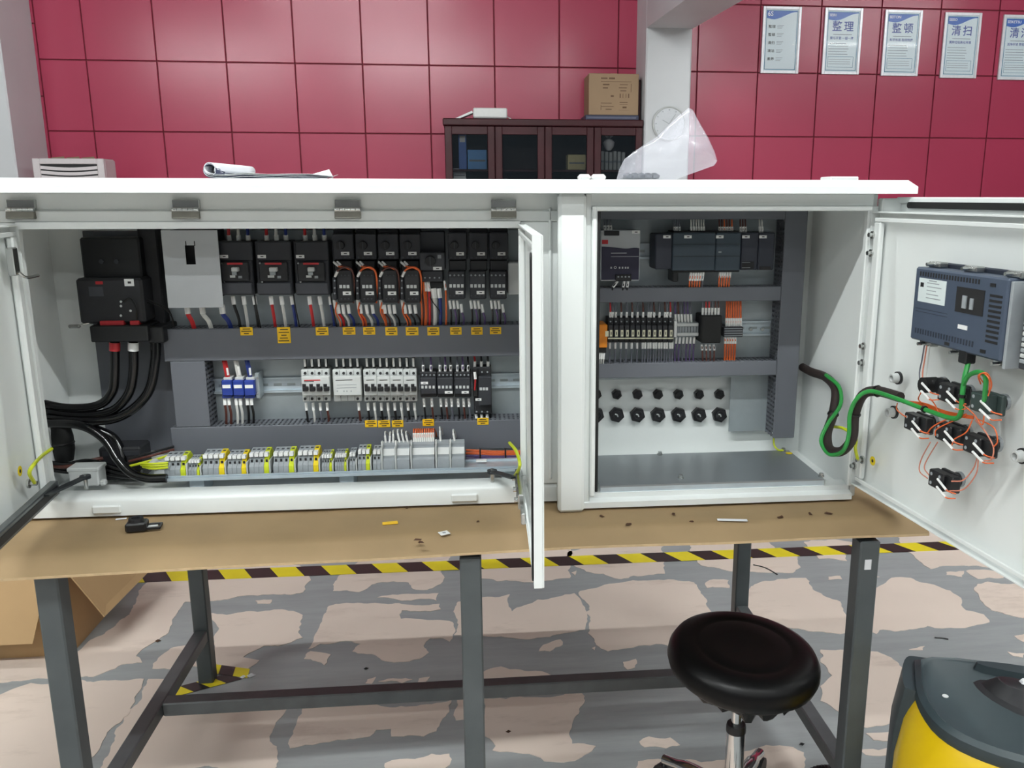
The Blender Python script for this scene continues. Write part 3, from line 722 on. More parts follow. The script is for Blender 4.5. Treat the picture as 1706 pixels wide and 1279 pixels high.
# ---- three moulded case breakers
for i, (u0, u1) in enumerate(((364, 421), (427, 486), (491, 548))):
    t = thing('moulded_case_breaker', 'dark grey three pole breaker with red strip, ' + ('beside the pale cover plate', 'middle one of the three', 'beside the motor starters')[i], 'circuit breaker', (u0 + u1) / 2, 492, PY, 'moulded case breakers')
    pb('body', CHAR, u0, u1, 402, 492, 1.894, PY, t, .002)
    pb('upper_cover', CHAR, u0 + 1, u1 - 1, 403, 435, 1.889, 1.894, t, .002)
    pb('lower_cover', CHAR2, u0 + 1, u1 - 1, 471, 491, 1.888, 1.894, t, .002)
    fc = pb('face', BLACKM, u0 + 4, u1 - 7, 437, 469, 1.884, 1.894, t, .002)
    pb('red_strip', RED, u0 + 14, u1 - 17, 438, 441.5, 1.8834, 1.884, fc, 0)
    pb('toggle_slot', INK, u0 + 20, u1 - 25, 443, 464, 1.8834, 1.884, fc, 0)
    tg_ = pb('toggle', LGREY, u0 + 21, u1 - 25, 446, 453, 1.870, 1.884, fc, .001); pb('toggle_stem', MGREY, u0 + 22, u1 - 27, 453, 459, 1.878, 1.884, tg_, .001)
    pb('rating_plate', LGREY, u0 + 19, u1 - 29, 459, 463, 1.8832, 1.884, fc, 0)
    pb('rating_plate', MGREY, u1 - 24, u1 - 18, 460, 464, 1.8832, 1.884, fc, 0)
    for a, b in ((6, 439), (10, 468)): screw(t, u0 + a, b + (0 if a == 6 else 2), 1.8835 if a == 6 else 1.8875, .002)
    marker(t, u0 + 2, u0 + 16, 425, 430.5, 1.8888)
    cs = (('k', 'w', 'k'), ('r', 'w', 'b'), ('r', 'w', 'b'))[i]
    for k in range(3):
        u = u0 + 24 + k * 17.5; uu = u + (10 if i == 0 and k == 0 else 6)
        wire(t, [(u, 494, 1.915), (u + 2, 508, 1.912), (uu, 532, 1.915), (uu + 3, 556, 1.92)], cs[k], .0036, .022, .0042)
        wire(t, [(u0 + 18 + k * 16, 402, 1.92), (u0 + 17 + k * 16, 392, 1.918), (u0 + 16 + k * 16, 372, 1.93)], ('r', 'w', 'b')[k], .0036, .016, .0044)
    wire(t, [(u1 + 2, 470, 1.90), (u1 + 4, 500, 1.90), (u1 + 13, 545, 1.905), (u1 + 15, 556, 1.92)], 'k', .0018)

# ---- four motor starters with contactors and orange loops
for i, u0 in enumerate((553, 591, 628, 665)):
    t = thing('motor_starter', 'black motor starter with arched orange wire, ' + ('first from the three big breakers', 'second from the three big breakers', 'third from the three big breakers', 'fourth, beside the rotary breaker')[i], 'motor starter', u0 + 18, 508, PY, 'motor starters with orange loops')
    up = pb('starter_body', CHAR, u0 + 1, u0 + 36, 390, 433, 1.895, PY, t, .002)
    pb('terminal_step', BLACKM, u0 + 2, u0 + 35, 383, 391, 1.915, PY, t, .001)
    c = aY(u0 + 14, 409, 1.895); MB().cyl(c, c - Vector((0, .008, 0)), .0095, .0085, 16).build('knob', BLACK, up, smooth=True)
    MB().box(c.x - .001, c.x + .001, 1.8855, 1.888, c.z - .008, c.z + .008).build('knob_ridge', CHAR2, up)
    marker(t, u0 + 15, u0 + 29, 420, 425.5, 1.8946)
    for k in range(4): screw(t, u0 + 6 + k * 8, 429.5, 1.8945, .0022, CHAR2)
    pb('link_module', BLACK, u0 + 3, u0 + 34, 434, 452, 1.905, PY, t, .002)
    cb = pb('contactor_body', BLACKM, u0 + 8, u0 + 35, 449, 505, 1.880, PY, t, .003)
    pb('auxiliary_block', CHAR, u0 + 1, u0 + 8, 462, 500, 1.892, PY, t, .0015)
    for v in (468, 480, 489): screw(t, u0 + 4.5, v, 1.8915, .002, MGREY)
    for k in range(3): pb('indicator', LGREY, u0 + 12.5 + k * 6, u0 + 17 + k * 6, 475, 480.5, 1.8794, 1.880, cb, 0)
    for k in range(3): screw(t, u0 + 16 + k * 6, 459, 1.8797, .0018, CHAR2)
    for k in range(3): screw(t, u0 + 16 + k * 6, 498, 1.8797, .0018, CHAR2)
    marker(t, u0 + 18, u0 + 32, 486, 492, 1.8796)
    wire(t, [(u0 + 5, 461, 1.882), (u0 + 10, 451, 1.876), (u0 + 18, 446.5, 1.874), (u0 + 28, 446.5, 1.874), (u0 + 35, 455, 1.878), (u0 + 37, 475, 1.89), (u0 + 36, 505, 1.905)], 'o' if i % 2 else 'n', .0021, .012, .0026)
    wire(t, [(u0 + 3, 437, 1.896), (u0 + 11, 444, 1.885), (u0 + 22, 446, 1.879), (u0 + 30, 449, 1.878)], 'o', .0018, .016, .0022)
    wire(t, [(u0 + 9, 436.5, 1.897), (u0 + 15, 442.5, 1.886), (u0 + 24, 445, 1.880), (u0 + 33, 452, 1.882)], 'n', .0018, .014, .0022)
    specs = (((4, 'w'), (10, 'r'), (18, 'w'), (27, 'b')), ((5, 'r'), (9, 'o'), (19, 'w'), (29, 'b')), ((6, 'o'), (12, 'n'), (20, 'w'), (28, 'k')), ((5, 'n'), (9, 'o'), (17, 'k'), (26, 'k')))[i]
    for k, (du, c) in enumerate(specs):
        v0 = 500 if k == 0 else 508
        wire(t, [(u0 + du, v0, 1.905), (u0 + du + 2, v0 + 15, 1.902), (u0 + du + 9, 534, 1.908), (u0 + du + 11, 556, 1.92)], c, .0030 if c in 'rwb' else .0021, .019, .0034)
    wire(t, [(u0 + 8, 504, 1.9), (u0 + 6, 520, 1.898), (u0 + 14, 538, 1.90), (u0 + 13, 556, 1.92)], 'o', .0017)

# ---- rotary breaker and three more starters
t = thing('rotary_breaker', 'dark grey motor breaker with big round knob between the starters', 'circuit breaker', 720, 470, PY)
pb('upper_body', CHAR, 700, 741, 386, 421, 1.915, PY, t, .002)
fb = pb('main_body', CHAR2, 699, 741, 421, 451, 1.885, PY, t, .002)
pb('lower_body', CHAR, 702, 738, 451, 470, 1.893, PY, t, .002)
pb('terminal_step', BLACKM, 716, 738, 470, 481, 1.91, PY, t, .001)
c = aY(717, 435, 1.885); MB().cyl(c, c - Vector((0, .010, 0)), .0115, .0105, 18).build('knob', BLACK, fb, smooth=True)
MB().box(c.x - .0012, c.x + .0012, 1.8735, 1.876, c.z - .010, c.z + .010).build('knob_ridge', CHAR2, fb)
pb('logo_patch', MGREY, 729, 735, 425, 431, 1.8846, 1.885, fb, 0); marker(t, 721.5, 736, 445, 450.5, 1.8847)
for k in range(4): screw(t, 708 + k * 8, 463, 1.8927, .002, MGREY)
for u, v0, c, r in ((707, 470, 'o', .003), (713, 470, 'r', .003), (722, 481, 'w', .0048), (731, 481, 'b', .004), (740.5, 468, 'o', .0022)):
    wire(t, [(u, v0, 1.905), (u + 2, v0 + 16, 1.902), (u + 3, 530, 1.905), (u + 1, 556, 1.92)], c, r, .021, r * 1.15)
for k in range(3): wire(t, [(702 + k * 2, 448, 1.90), (700 + k * 3, 480, 1.897), (703 + k * 3, 520, 1.90), (702 + k * 2, 556, 1.92)], 'on'[k % 2], .0018)
wire(t, [(716, 495, 1.897), (722, 505, 1.895), (733, 522, 1.90), (734, 556, 1.92)], 'k', .0012)
for i, u0 in enumerate((746, 781, 815)):
    t = thing('motor_starter', 'black motor starter with four white indicator squares, ' + ('beside the rotary breaker', 'middle one of the last three', 'last one beside the open centre door')[i], 'motor starter', u0 + 15, 498, PY, 'motor starters right of the rotary breaker')
    up = pb('starter_body', CHAR, u0, u0 + 32, 388, 433, 1.897, PY, t, .002)
    pb('terminal_step', BLACKM, u0 + 1, u0 + 31, 381, 389, 1.915, PY, t, .001)
    c = aY(u0 + 11, 409, 1.897); MB().cyl(c, c - Vector((0, .008, 0)), .0088, .008, 16).build('knob', BLACK, up, smooth=True)
    MB().box(c.x - .001, c.x + .001, 1.8875, 1.889, c.z - .007, c.z + .007).build('knob_ridge', CHAR2, up)
    marker(t, u0 + 14, u0 + 27, 420.5, 426, 1.8966)
    for k in range(4): screw(t, u0 + 5 + k * 7.5, 430, 1.8966, .002, CHAR2)
    pb('link_module', BLACKM, u0 + 2, u0 + 31, 434, 452, 1.90, PY, t, .002)
    cb = pb('contactor_body', CHAR, u0 + 1, u0 + 29, 452, 499, 1.886, PY, t, .0025)
    for k in range(4): pb('indicator', LGREY, u0 + 2.5 + k * 6.5, u0 + 6.8 + k * 6.5, 474, 479.5, 1.8854, 1.886, cb, 0)
    for k in range(4):
        screw(t, u0 + 4 + k * 7, 459, 1.8857, .0021, MGREY); screw(t, u0 + 4 + k * 7, 493, 1.8857, .0018, CHAR2)
    marker(t, u0 + 13, u0 + 26, 485, 490.5, 1.8857)
    for k, c in enumerate(('k', 'p', 'k', 'p')):
        u = u0 + 3 + k * 6.3; v0 = 501 + (6 if k == 3 else 0)
        wire(t, [(u, v0, 1.905), (u + 2, v0 + 14, 1.902), (u + 3 + (k % 2) * 2, 533, 1.908), (u + 2, 556, 1.92)], c, .0022, .018, .0028)
pb_ = tag(pb('end_trunking', LGREY, 846, 868, 438, 491, 1.905, PY, None, .002), 'pale grey upright trunking behind the centre door edge', 'trunking')

# ---- middle row on the rail
for i, u0 in enumerate((369, 388, 406.5)):
    t = thing('blue_terminal', 'blue feed-through terminal with white strip, ' + ('fed by the red wire', 'fed by the white wire', 'fed by the blue wire')[i], 'terminal', u0 + 9, 664, PY, 'blue terminals')
    bd = pb('body', BLUE, u0, u0 + 17.6, 634, 660, 1.896, PY - .008, t, .002)
    pb('top_clamp', LGREY, u0 + 3, u0 + 17, 629, 634.5, 1.903, PY - .008, t, .001)
    pb('label_strip', WHITE, u0 + 1.5, u0 + 15, 641.5, 647, 1.8954, 1.896, bd, 0)
    pb('lower_step', BLUE, u0 + 1, u0 + 17, 659, 664, 1.905, PY - .008, t, .001)
    wire(t, [(u0 + 10 + (1 if i == 1 else 0), 628, 1.912), (u0 + 9, 620, 1.91), (u0 + 6, 606, 1.91), (u0 + 3, 592, 1.918)], ('r', 'w', 'b')[i], .0058, 0)
    mk = aY(u0 + 11, 625, 1.905); MB().cyl(mk, mk + Vector((-.001, 0, .016)), .0024, n=7).build('wire_marker', SLEEVE, t)
    for k in range(2):
        wire(t, [(u0 + 5 + 7 * k, 664, 1.912), (u0 + 6 + 7 * k, 675, 1.91), (u0 + 8 + 8 * k, 690, 1.912), (u0 + 8 + 8 * k, 712, 1.925)], ('n', 'w', 'k')[i], .0030, .018, .0034)
ec = thing('end_clamp', 'zinc end clamp on the rail right of the blue terminals', 'clamp', 430, 665, PY)
pb('body', ZINC, 425.5, 432, 622, 664, 1.91, PY - .008, ec, .001); pb('foot', MGREY, 426, 433, 655, 668, 1.925, PY - .008, ec, .001)
for v in (630, 655): screw(ec, 429, v, 1.9096, .0024)
def mcb(label, u0, poles, pw, kind, group=None):
    u1 = u0 + poles * pw
    t = thing('miniature_breaker', label, 'circuit breaker', (u0 + u1) / 2, 670, PY, group)
    bd = pb('body', LGREY, u0, u1, 616, 669, 1.905, PY - .008, t, .0015)
    fr = pb('front_step', LGREY, u0, u1, 627.5, 659.5, 1.889, 1.905, t, .0015)
    for k in range(poles):
        a = u0 + k * pw
        if kind == 'rcd':
            pass
        else:
            tog = pb('toggle', BLACK, a + pw * .12, a + pw * .88, 645.5, 652.5, 1.878, 1.889, t, .001)
            pb('toggle_slot', INK, a + pw * .1, a + pw * .62, 640, 648, 1.8884, 1.889, t, 0)
        if k: pb('pole_gap', DUCTDARK, a - .25, a + .25, 617, 668, 1.9042, 1.905, t, 0)
        screw(t, a + pw * .5, 622, 1.9045, .0032, INK, 'screw_hole')
        if kind != 'rcd' or k == poles - 1: screw(t, a + pw * .5, 664.5, 1.9045, .0032, INK, 'screw_hole')
        cc = 'k'
        wire(t, [(a + pw * .55, 616.5, 1.925), (a + pw * .55, 610, 1.922), (a + pw * .45, 592, 1.93)], cc, .0034, 0)
        mk = aY(a + pw * .5, 611, 1.9175); MB().cyl(mk, mk + Vector((-.0004, 0, .020)), .0025, n=7).build('wire_marker', SLEEVE, t)
        if kind != 'rcd' or k == poles - 1:
            wire(t, [(a + pw * .6, 671, 1.92), (a + pw * .7, 684, 1.918), (a + pw * .85, 697, 1.92), (a + pw * .85, 712, 1.93)], ('k', 'w', 'g', 'n')[k % 4], .0027, .020, .0028)
    if kind == 'red': pb('red_line', RED, u0 + 4, u0 + 31, 633, 634.6, 1.8884, 1.889, fr, 0)
    pb('print', INK, u0 + 4, u0 + 4 + (u1 - u0) * (.35 if kind == 'red' else .6), 635.6 if kind == 'red' else 633, 636.6 if kind == 'red' else 634, 1.8884, 1.889, fr, 0)
    if kind == 'rcd':
        for v in (641, 646): pb('print', MGREY, u0 + 6, u1 - 8, v, v + .8, 1.8884, 1.889, fr, 0)
        for u in (6, 17, 22, 29): pb('print', MGREY, u0 + u, u0 + u + 2, 651, 653, 1.8884, 1.889, fr, 0)
    return t
mcb('white four pole breaker with a red line on its front', 502.5, 4, 11.7, 'red')
mcb('white breaker block without toggles beside the red lined breaker', 555, 4, 11.7, 'rcd')
mcb('white two pole breaker with raised toggles at the start of the eight pole row', 606, 2, 11, 'std', 'small breakers in the eight pole row')
mcb('white two pole breaker second in the eight pole row', 628.2, 2, 11, 'std', 'small breakers in the eight pole row')
mcb('white two pole breaker third in the eight pole row', 650.4, 2, 11, 'std', 'small breakers in the eight pole row')
mcb('white two pole breaker last in the eight pole row beside the black relays', 672.6, 2, 11, 'std', 'small breakers in the eight pole row')
for i, (u0, n) in enumerate(((700, 4), (728, 4), (757, 4))):
    t = thing('interface_relay', 'black relay block with four white marks, ' + ('beside the eight pole breaker row', 'middle of the three', 'beside the tall black contactor')[i], 'relay', u0 + 14, 662, PY, 'black relay blocks')
    bd = pb('body', BLACKM, u0, u0 + 27.5, 620, 662, 1.905, PY - .008, t, .0015)
    fr = pb('front_step', CHAR, u0 + .5, u0 + 27, 630, 657, 1.893, 1.905, t, .0015)
    for k in range(4):
        pb('indicator', LGREY, u0 + 2 + k * 6.2, u0 + 5.6 + k * 6.2, 643, 647.5, 1.8924, 1.893, fr, 0)
        screw(t, u0 + 4 + k * 6.4, 625, 1.9045, .002, MGREY)
    if i == 0: marker(t, u0 + 1, u0 + 13, 636.5, 640.5, 1.8926)
    else: marker(t, u0 + 13 if i == 1 else u0 + 12, u0 + 26 if i == 1 else u0 + 24, 652, 656, 1.8926)
    for k in range(3 if i else 2):
        u = u0 + 5 + k * (9 if i else 13)
        wire(t, [(u, 620, 1.915), (u, 608, 1.912), (u - 1, 590, 1.925)], 'gpk'[k], .0023, .020, .0026)
        wire(t, [(u + 1, 664, 1.915), (u + 2, 678, 1.912), (u + 4, 700, 1.918), (u + 3, 712, 1.93)], 'kng'[k], .0023, .018, .0026)
t = thing('small_contactor', 'tall black contactor at the right end of the middle rail', 'contactor', 805, 690, PY)
pb('base', BLACKM, 789, 819, 612, 690, 1.91, PY - .008, t, .002); fr = pb('front_block', CHAR, 797, 819, 628, 676, 1.894, 1.91, t, .002)
pb('side_block', BLACK, 787.5, 796.5, 614, 662, 1.90, 1.91, t, .002)
for k in range(3): pb('indicator', LGREY, 799 + k * 5, 803 + k * 5, 646, 650.5, 1.8934, 1.894, fr, 0)
for v in (616, 668): 
    for k in range(3): screw(t, 794 + k * 9, v + (4 if v == 616 else 18), 1.9094, .002, MGREY)
marker(t, 792, 802, 664, 668, 1.8936)
for k, c in enumerate('rkk'):
    wire(t, [(791 + k * 11, 612, 1.92), (791 + k * 11, 602, 1.918), (790 + k * 11, 588, 1.925)], c, .0023, .012, .003)
    wire(t, [(793 + k * 9, 690, 1.92), (794 + k * 9, 697, 1.918), (794 + k * 9, 714, 1.93)], 'k', .0023, .012, .003)
wire(t, [(791, 620, 1.895), (792, 632, 1.892), (791, 650, 1.895)], 'r', .002, .016, .0028)

# ---- terminal row along the sill
TY0 = 1.805; TZ = .800
tr = root('terminal_rail', 'zinc rail under the long terminal row behind the sill', 'mounting rail', (-.3, 1.82, ZB + .012))
tx0 = aZ(280, 790, TZ).x; tx1 = .105
MB().box(tx0 - .01, tx1, TY0 - .030, TY0 + .050, TZ - .006, TZ - .004).build('web', RAILM, tr)
for y in (TY0 - .030, TY0 + .045): MB().box(tx0 - .01, tx1, y, y + .005, TZ - .004, TZ).build('flange', RAILM, tr)
MB().box(tx0 - .01, tx1, TY0 - .022, TY0 - .019, TZ - .006, TZ + .003).build('flange', RAILM, tr)
for x in (tx0 + .05, -.3, .05): MB().box(x, x + .03, TY0 - .02, TY0 + .04, ZB + .012, TZ - .006).build('support', RAILM, tr)
TGRP = [(281, 315, 4, 'G', 1.), (319, 337, 4, 'g', .8), (342, 377, 4, 'Y', 1.08), (382, 412, 4, 'O', 1.), (417, 449, 4, 'G', 1.1), (456, 490, 4, 'G', 1.1), (496, 530, 4, 'Y', 1.12), (535, 552, 4, 'g', .88), (557, 576, 5, 'g', .9), (581, 591, 2, '', .95), (595, 615, 3, 'G', 1.1), (620, 633, 2, '', 1.05)]
desc = ['first from the black cable end', 'small, second from the black cable end', 'third from the black cable end', 'fourth, with an orange and yellow end piece', 'fifth from the black cable end', 'sixth from the black cable end', 'seventh, with bright yellow end piece', 'small eighth group', 'small ninth group', 'narrow pair after the ninth group', 'eleventh group with green yellow end', 'narrow pair beside the long grey strips']
def term_piece(t, xa, xb, h, m, name='terminal'):
    y0, y1 = TY0 - .012, TY0 + .044
    o = MB().prism([(y0, TZ), (y0, TZ + .014 * h), (y0 + .008, TZ + .020 * h), (y0 + .010, TZ + .027 * h), (y0 + .018, TZ + .032 * h), (y0 + .022, TZ + .039 * h), (y1 - .012, TZ + .042 * h), (y1, TZ + .030 * h), (y1, TZ)], 'x', xa, xb).build(name, m, t)
    return o
WTAG = WHITE
for gi, (u0, u1, n, pe, h) in enumerate(TGRP):
    xa = aZ(u0, 788, TZ).x; xb = aZ(u1, 788, TZ).x; st = (xb - xa) / n
    t = root('terminal_group', 'grey terminal group with white markers, ' + desc[gi], 'terminal', ((xa + xb) / 2, TY0, TZ), 'terminal groups along the sill')
    for k in range(n):
        last = k == n - 1 and pe
        m = (YEL if pe in 'YO' else YGREEN) if last else MGREY
        o = term_piece(t, xa + k * st + .0003, xa + (k + 1) * st - .0003, h, m)
        MB().box(xa + k * st + st * .12, xa + (k + 1) * st - st * .12, TY0 - .006, TY0 + .007, TZ + .0325 * h, TZ + .0395 * h).build('marker', WTAG, o)
        MB().box(xa + k * st + st * .3, xa + (k + 1) * st - st * .3, TY0 - .0050, TY0 - .003, TZ + .0215 * h, TZ + .0265 * h).build('wire_hole', INK, o)
        MB().box(xa + k * st + st * .25, xa + (k + 1) * st - st * .25, TY0 + .018, TY0 + .024, TZ + .0405 * h, TZ + .0415 * h).build('screw_hole', CHAR2, o)
    MB().box(xb + .0004, xb + .0035, TY0 - .012, TY0 + .040, TZ, TZ + .026 * h, .001).build('end_plate', LGREY, t)
STR = [(637, 656, 3), (660, 681, 3), (686, 723, 10), (728, 748, 1), (752, 774, 1)]
dsc = ['first of the five covered strips', 'second of the five covered strips', 'widest, with ten white sleeves and orange wires', 'with one white sleeve, beside the widest strip', 'last one before the orange wire bundle']
for gi, (u0, u1, n) in enumerate(STR):
    xa = aZ(u0, 788, TZ).x; xb = aZ(u1, 788, TZ).x; h = 1.25
    t = root('covered_terminal_strip', 'grey terminal strip under smooth cover, ' + dsc[gi], 'terminal', ((xa + xb) / 2, TY0, TZ), 'covered terminal strips')
    y0 = TY0 - .010
    MB().prism([(y0, TZ), (y0, TZ + .020), (y0 + .006, TZ + .024), (y0 + .006, TZ + .029), (y0 + .016, TZ + .042), (y0 + .022, TZ + .044), (y0 + .022, TZ + .049), (y0 + .040, TZ + .053), (y0 + .052, TZ + .046), (y0 + .052, TZ)], 'x', xa, xb).build('body', MGREY, t)
    MB().add([(xa, y0 + .0055, TZ + .0300), (xb, y0 + .0055, TZ + .0300), (xb, y0 + .0152, TZ + .0425), (xa, y0 + .0152, TZ + .0425), (xa, y0 + .0065, TZ + .0288), (xb, y0 + .0065, TZ + .0288), (xb, y0 + .0162, TZ + .0413), (xa, y0 + .0162, TZ + .0413)],
             [(0, 1, 2, 3), (7, 6, 5, 4), (0, 4, 5, 1), (2, 6, 7, 3)]).build('label_cover', LGREY, t)
    MB().box(xa - .0042, xa - .0004, y0 - .002, y0 + .050, TZ, TZ + .050, .001).build('end_clamp', LGREY, t)
    MB().box(xa - .0038, xa - .0008, y0 + .012, y0 + .022, TZ + .050, TZ + .060, .001).build('clamp_tab', WHITE, t)
    for k in range(n):
        x = xa + (xb - xa) * (k + .5) / n if n > 1 else xa + (xb - xa) * .25
        tip = Vector((x + (random.uniform(-.004, .004) if n < 10 else 0), y0 + .036, TZ + .071 + (0 if n == 10 else random.uniform(-.006, .006))))
        w_ = MB().tube([(x, y0 + .034, TZ + .05), tip, tip + Vector((0, .010, .006)), tip + Vector((.003, .045, -.01)), tip + Vector((.004, .065, -.03))], .0016, 6).build('wire', W_ORG if n == 10 else W_WHT, t, smooth=True)
        MB().cyl((x, y0 + .034, TZ + .05), tip, .0022, n=7).build('wire_marker', SLEEVE, w_, smooth=True)
bd = root('wire_bundle', 'orange and violet wire bundle with black ties beside the terminals', 'wires', aY(820, 760, 1.86))
for k in range(7):
    v = 751 + k * 2.6; m = W_ORG if k < 3 or k == 6 else W_PUR
    MB().tube([aY(776, v + (1 if k % 2 else -1), 1.868), aY(800, v, 1.864), aY(825, v + 1.4, 1.864), aY(872, v + .6, 1.868)], .0024, 6).build('wire', m, bd, smooth=True)
for u in (800, 842):
    x0, x1, z0, z1 = R4(u - 1.2, u + 1.2, 748.5, 770, 1.8605); MB().box(x0, x1, 1.8605, 1.872, z0, z1, .001).build('cable_tie', W_BLK, bd)
tg = aZ(802, 767, TZ + .004)
tag(MB().box(tg.x - .012, tg.x + .012, tg.y - .004, tg.y + .006, TZ, TZ + .005, .001).build('rail_marker', WHITE), 'white plastic marker lying on the rail below the wire bundle', 'marker')
# ================================================================== DEVICES IN THE RIGHT UNIT
PR = 1.945; YDR = 1.887
rp = root('mounting_plate', 'zinc mounting plate with a lower tab in the right unit', 'mounting plate', (.5, PR, .80))
x0, x1, z0, z1 = R4(997, 1322, 350, 630, PR)
MB().box(.262, .742, PR, PR + .003, z0, 1.352).build('plate', ZINC, rp)
xa, xb, za, zb = R4(1216, 1296, 627, 718, PR); MB().box(xa, .742, PR, PR + .003, za, z0).build('lower_tab', ZINC, rp)
xr0, xr1, zr0, zr1 = R4(1294, 1330, 352, 728, YDR)
xr0 = aY(1294, 620, YDR).x; xr1 = aY(1330, 620, YDR).x
def rd(v0, v1, lab, **k):
    a = aY(1150, v0, YDR).z; b = aY(1150, v1, YDR).z
    return hduct(lab, .262, xr0 - .0005, b, a, YDR, PR, **k)
q1 = rd(330, 366, 'grey wiring duct along the top of the right unit', top=False)
q2 = rd(479, 503, 'grey wiring duct between the controller and the relay row')
q3 = rd(604, 628, 'grey wiring duct below the relay row in the right unit')
vduct('tall upright grey wiring duct at the right of the right unit', xr0, xr1, aY(1310, 730, YDR).z, 1.352, YDR, PR, right=False)
rail('zinc rail between power supply and controller', 1000, 1100, 419, PR - .0078)
rail('zinc rail carrying the relay row in the right unit', 1002, 1284, 549, PR - .0078)
# power supply
NAVY = mat('navy_label_print', (30, 28, 52), .45, vary=.04); SILV = mat('silver_power_supply', (178, 182, 186), .45, .0, vary=.03)
t = thing('power_supply', 'silver and navy power supply at the left of the right unit', 'power supply', 1034, 468, PR)
bd = pb('housing', SILV, 1001, 1066, 384, 468, 1.872, PR - .008, t, .0015)
X0, X1, Za, Zb = R4(1002, 1064.5, 411, 466.5, 1.8718); N = 14
pts = [(X0, Za), (X1, Za)] + [(X1 - (X1 - X0) * k / N, Zb - .0035 * (1 - math.cos(math.pi * (1 - k / N))) * .5 * 2 + .004 * math.exp(-((k / N - .1) / .18) ** 2)) for k in range(N + 1)]
MB().prism(pts, 'y', 1.8712, 1.872).build('label_panel', NAVY, t)
pb('terminal_plug', BLACKM, 1007, 1032, 385, 393, 1.866, 1.872, t, .001); pb('dial_window', RED, 1003, 1013, 400, 407, 1.8714, 1.872, t, 0)
pb('lower_plug', BLACK, 1026, 1052, 458, 468.5, 1.865, 1.872, t, .001)
for k in range(4): screw(t, 1030 + 6 * k, 461.5, 1.8648, .0018, MGREY)
marker(t, 1053, 1066, 384.5, 389.5, 1.8716)
pb('print', LGREY, 1018, 1044, 421.5, 422.6, 1.8708, 1.8712, t, 0); pb('print', LGREY, 1018, 1064, 427.5, 428, 1.8708, 1.8712, t, 0)
c = aY(1025, 446, 1.8708); MB().lathe([(.0018, 0), (.0030, 0), (.0030, .0004), (.0018, .0004)], c, 14, axis=(0, -1, 0), cap=False).build('emblem', LGREY, t)
for u in (1017, 1031, 1036, 1041, 1045): pb('print', LGREY, u, u + 2.4, 445, 448, 1.8708, 1.8712, t, 0)
for k, (u, uu) in enumerate(((1029, 1021), (1040, 1038), (1046.5, 1045))): wire(t, [(u, 469, 1.885), (uu, 479, 1.884), (uu - 1, 492, 1.90)], 'k', .002, .014, .0026)
for k in range(3): wire(t, [(1008 + 5 * k, 384, 1.885), (1007 + 5 * k, 376, 1.884), (1007 + 5 * k, 362, 1.90)], 'g', .002, .012, .0026)
# controller and modules
PLC = mat('dark_blue_grey_controller', (54, 67, 78), .5, vary=.04); PLC2 = mat('dark_module_plastic', (46, 50, 62), .5, vary=.04)
t = thing('logic_controller', 'dark blue grey logic controller block behind white labels in the right unit', 'controller', 1165, 452, PR)
pb('side_module', PLC2, 1092, 1120, 390, 449, 1.872, PR - .008, t, .002)
bd = pb('main_body', PLC, 1120.5, 1192, 388, 451, 1.868, PR - .008, t, .002); b2 = pb('second_body', PLC, 1192.5, 1234, 388, 451, 1.868, PR - .008, t, .002)
pb('door_line', DUCTDARK, 1122, 1233, 427, 427.8, 1.8676, 1.868, bd, 0); pb('door_line', DUCTDARK, 1122, 1233, 407, 407.6, 1.8676, 1.868, bd, 0)
pb('print', MGREY, 1197, 1202, 419, 421.5, 1.8676, 1.868, b2, 0)
pb('socket', BLACK, 1122, 1232, 385, 389, 1.88, PR - .008, t, .001); pb('socket', BLACK, 1122, 1232, 450, 454, 1.88, PR - .008, t, .001)
for u in (1105, 1140, 1193, 1236.5, 1265): marker(t, u, u + 12.5, 392.5, 397.5, 1.8676 if u < 1230 else 1.8746)
for u0, cs in ((1124, 'ggg'), (1152, 'wwwwww'), (1199, 'nnonno'), (1234, 'nnn'), (1266, 'ww')):
    for k, c in enumerate(cs):
        u = u0 + k * 4.2; wire(t, [(u, 387, 1.89), (u - .5, 378, 1.888), (u - 1, 362, 1.90)], c, .0017, .013, .0023)
for u0, cs in ((1151, 'ooooog'), (1200, 'ooooo')):
    for k, c in enumerate(cs):
        u = u0 + k * 4.2; wire(t, [(u, 454, 1.89), (u - 2, 468, 1.888), (u - 3, 490, 1.90)], c, .0017, .016 if u0 < 1180 else .010, .0023)
pb('cable_plug', BLACK, 1121, 1130, 452, 470, 1.885, PR - .01, t, .002)
t2 = thing('extension_module', 'dark extension module with open slot beside the controller', 'controller', 1255, 450, PR)
pb('body', PLC2, 1234.5, 1263, 388, 450, 1.875, PR - .008, t2, .002); pb('slot', BLACK, 1236, 1256, 436, 449, 1.8744, 1.875, t2, 0)
for v in (437.5, 446): pb('slot_edge', MGREY, 1236, 1250, v, v + .7, 1.8738, 1.8744, t2, 0)
t3 = thing('extension_module', 'dark extension module with a label at the right end of the controller row', 'controller', 1277, 450, PR)
pb('body', PLC2, 1263.5, 1290, 388, 450, 1.875, PR - .008, t3, .002); pb('nameplate', INK, 1265, 1284, 444, 450, 1.8744, 1.875, t3, 0)
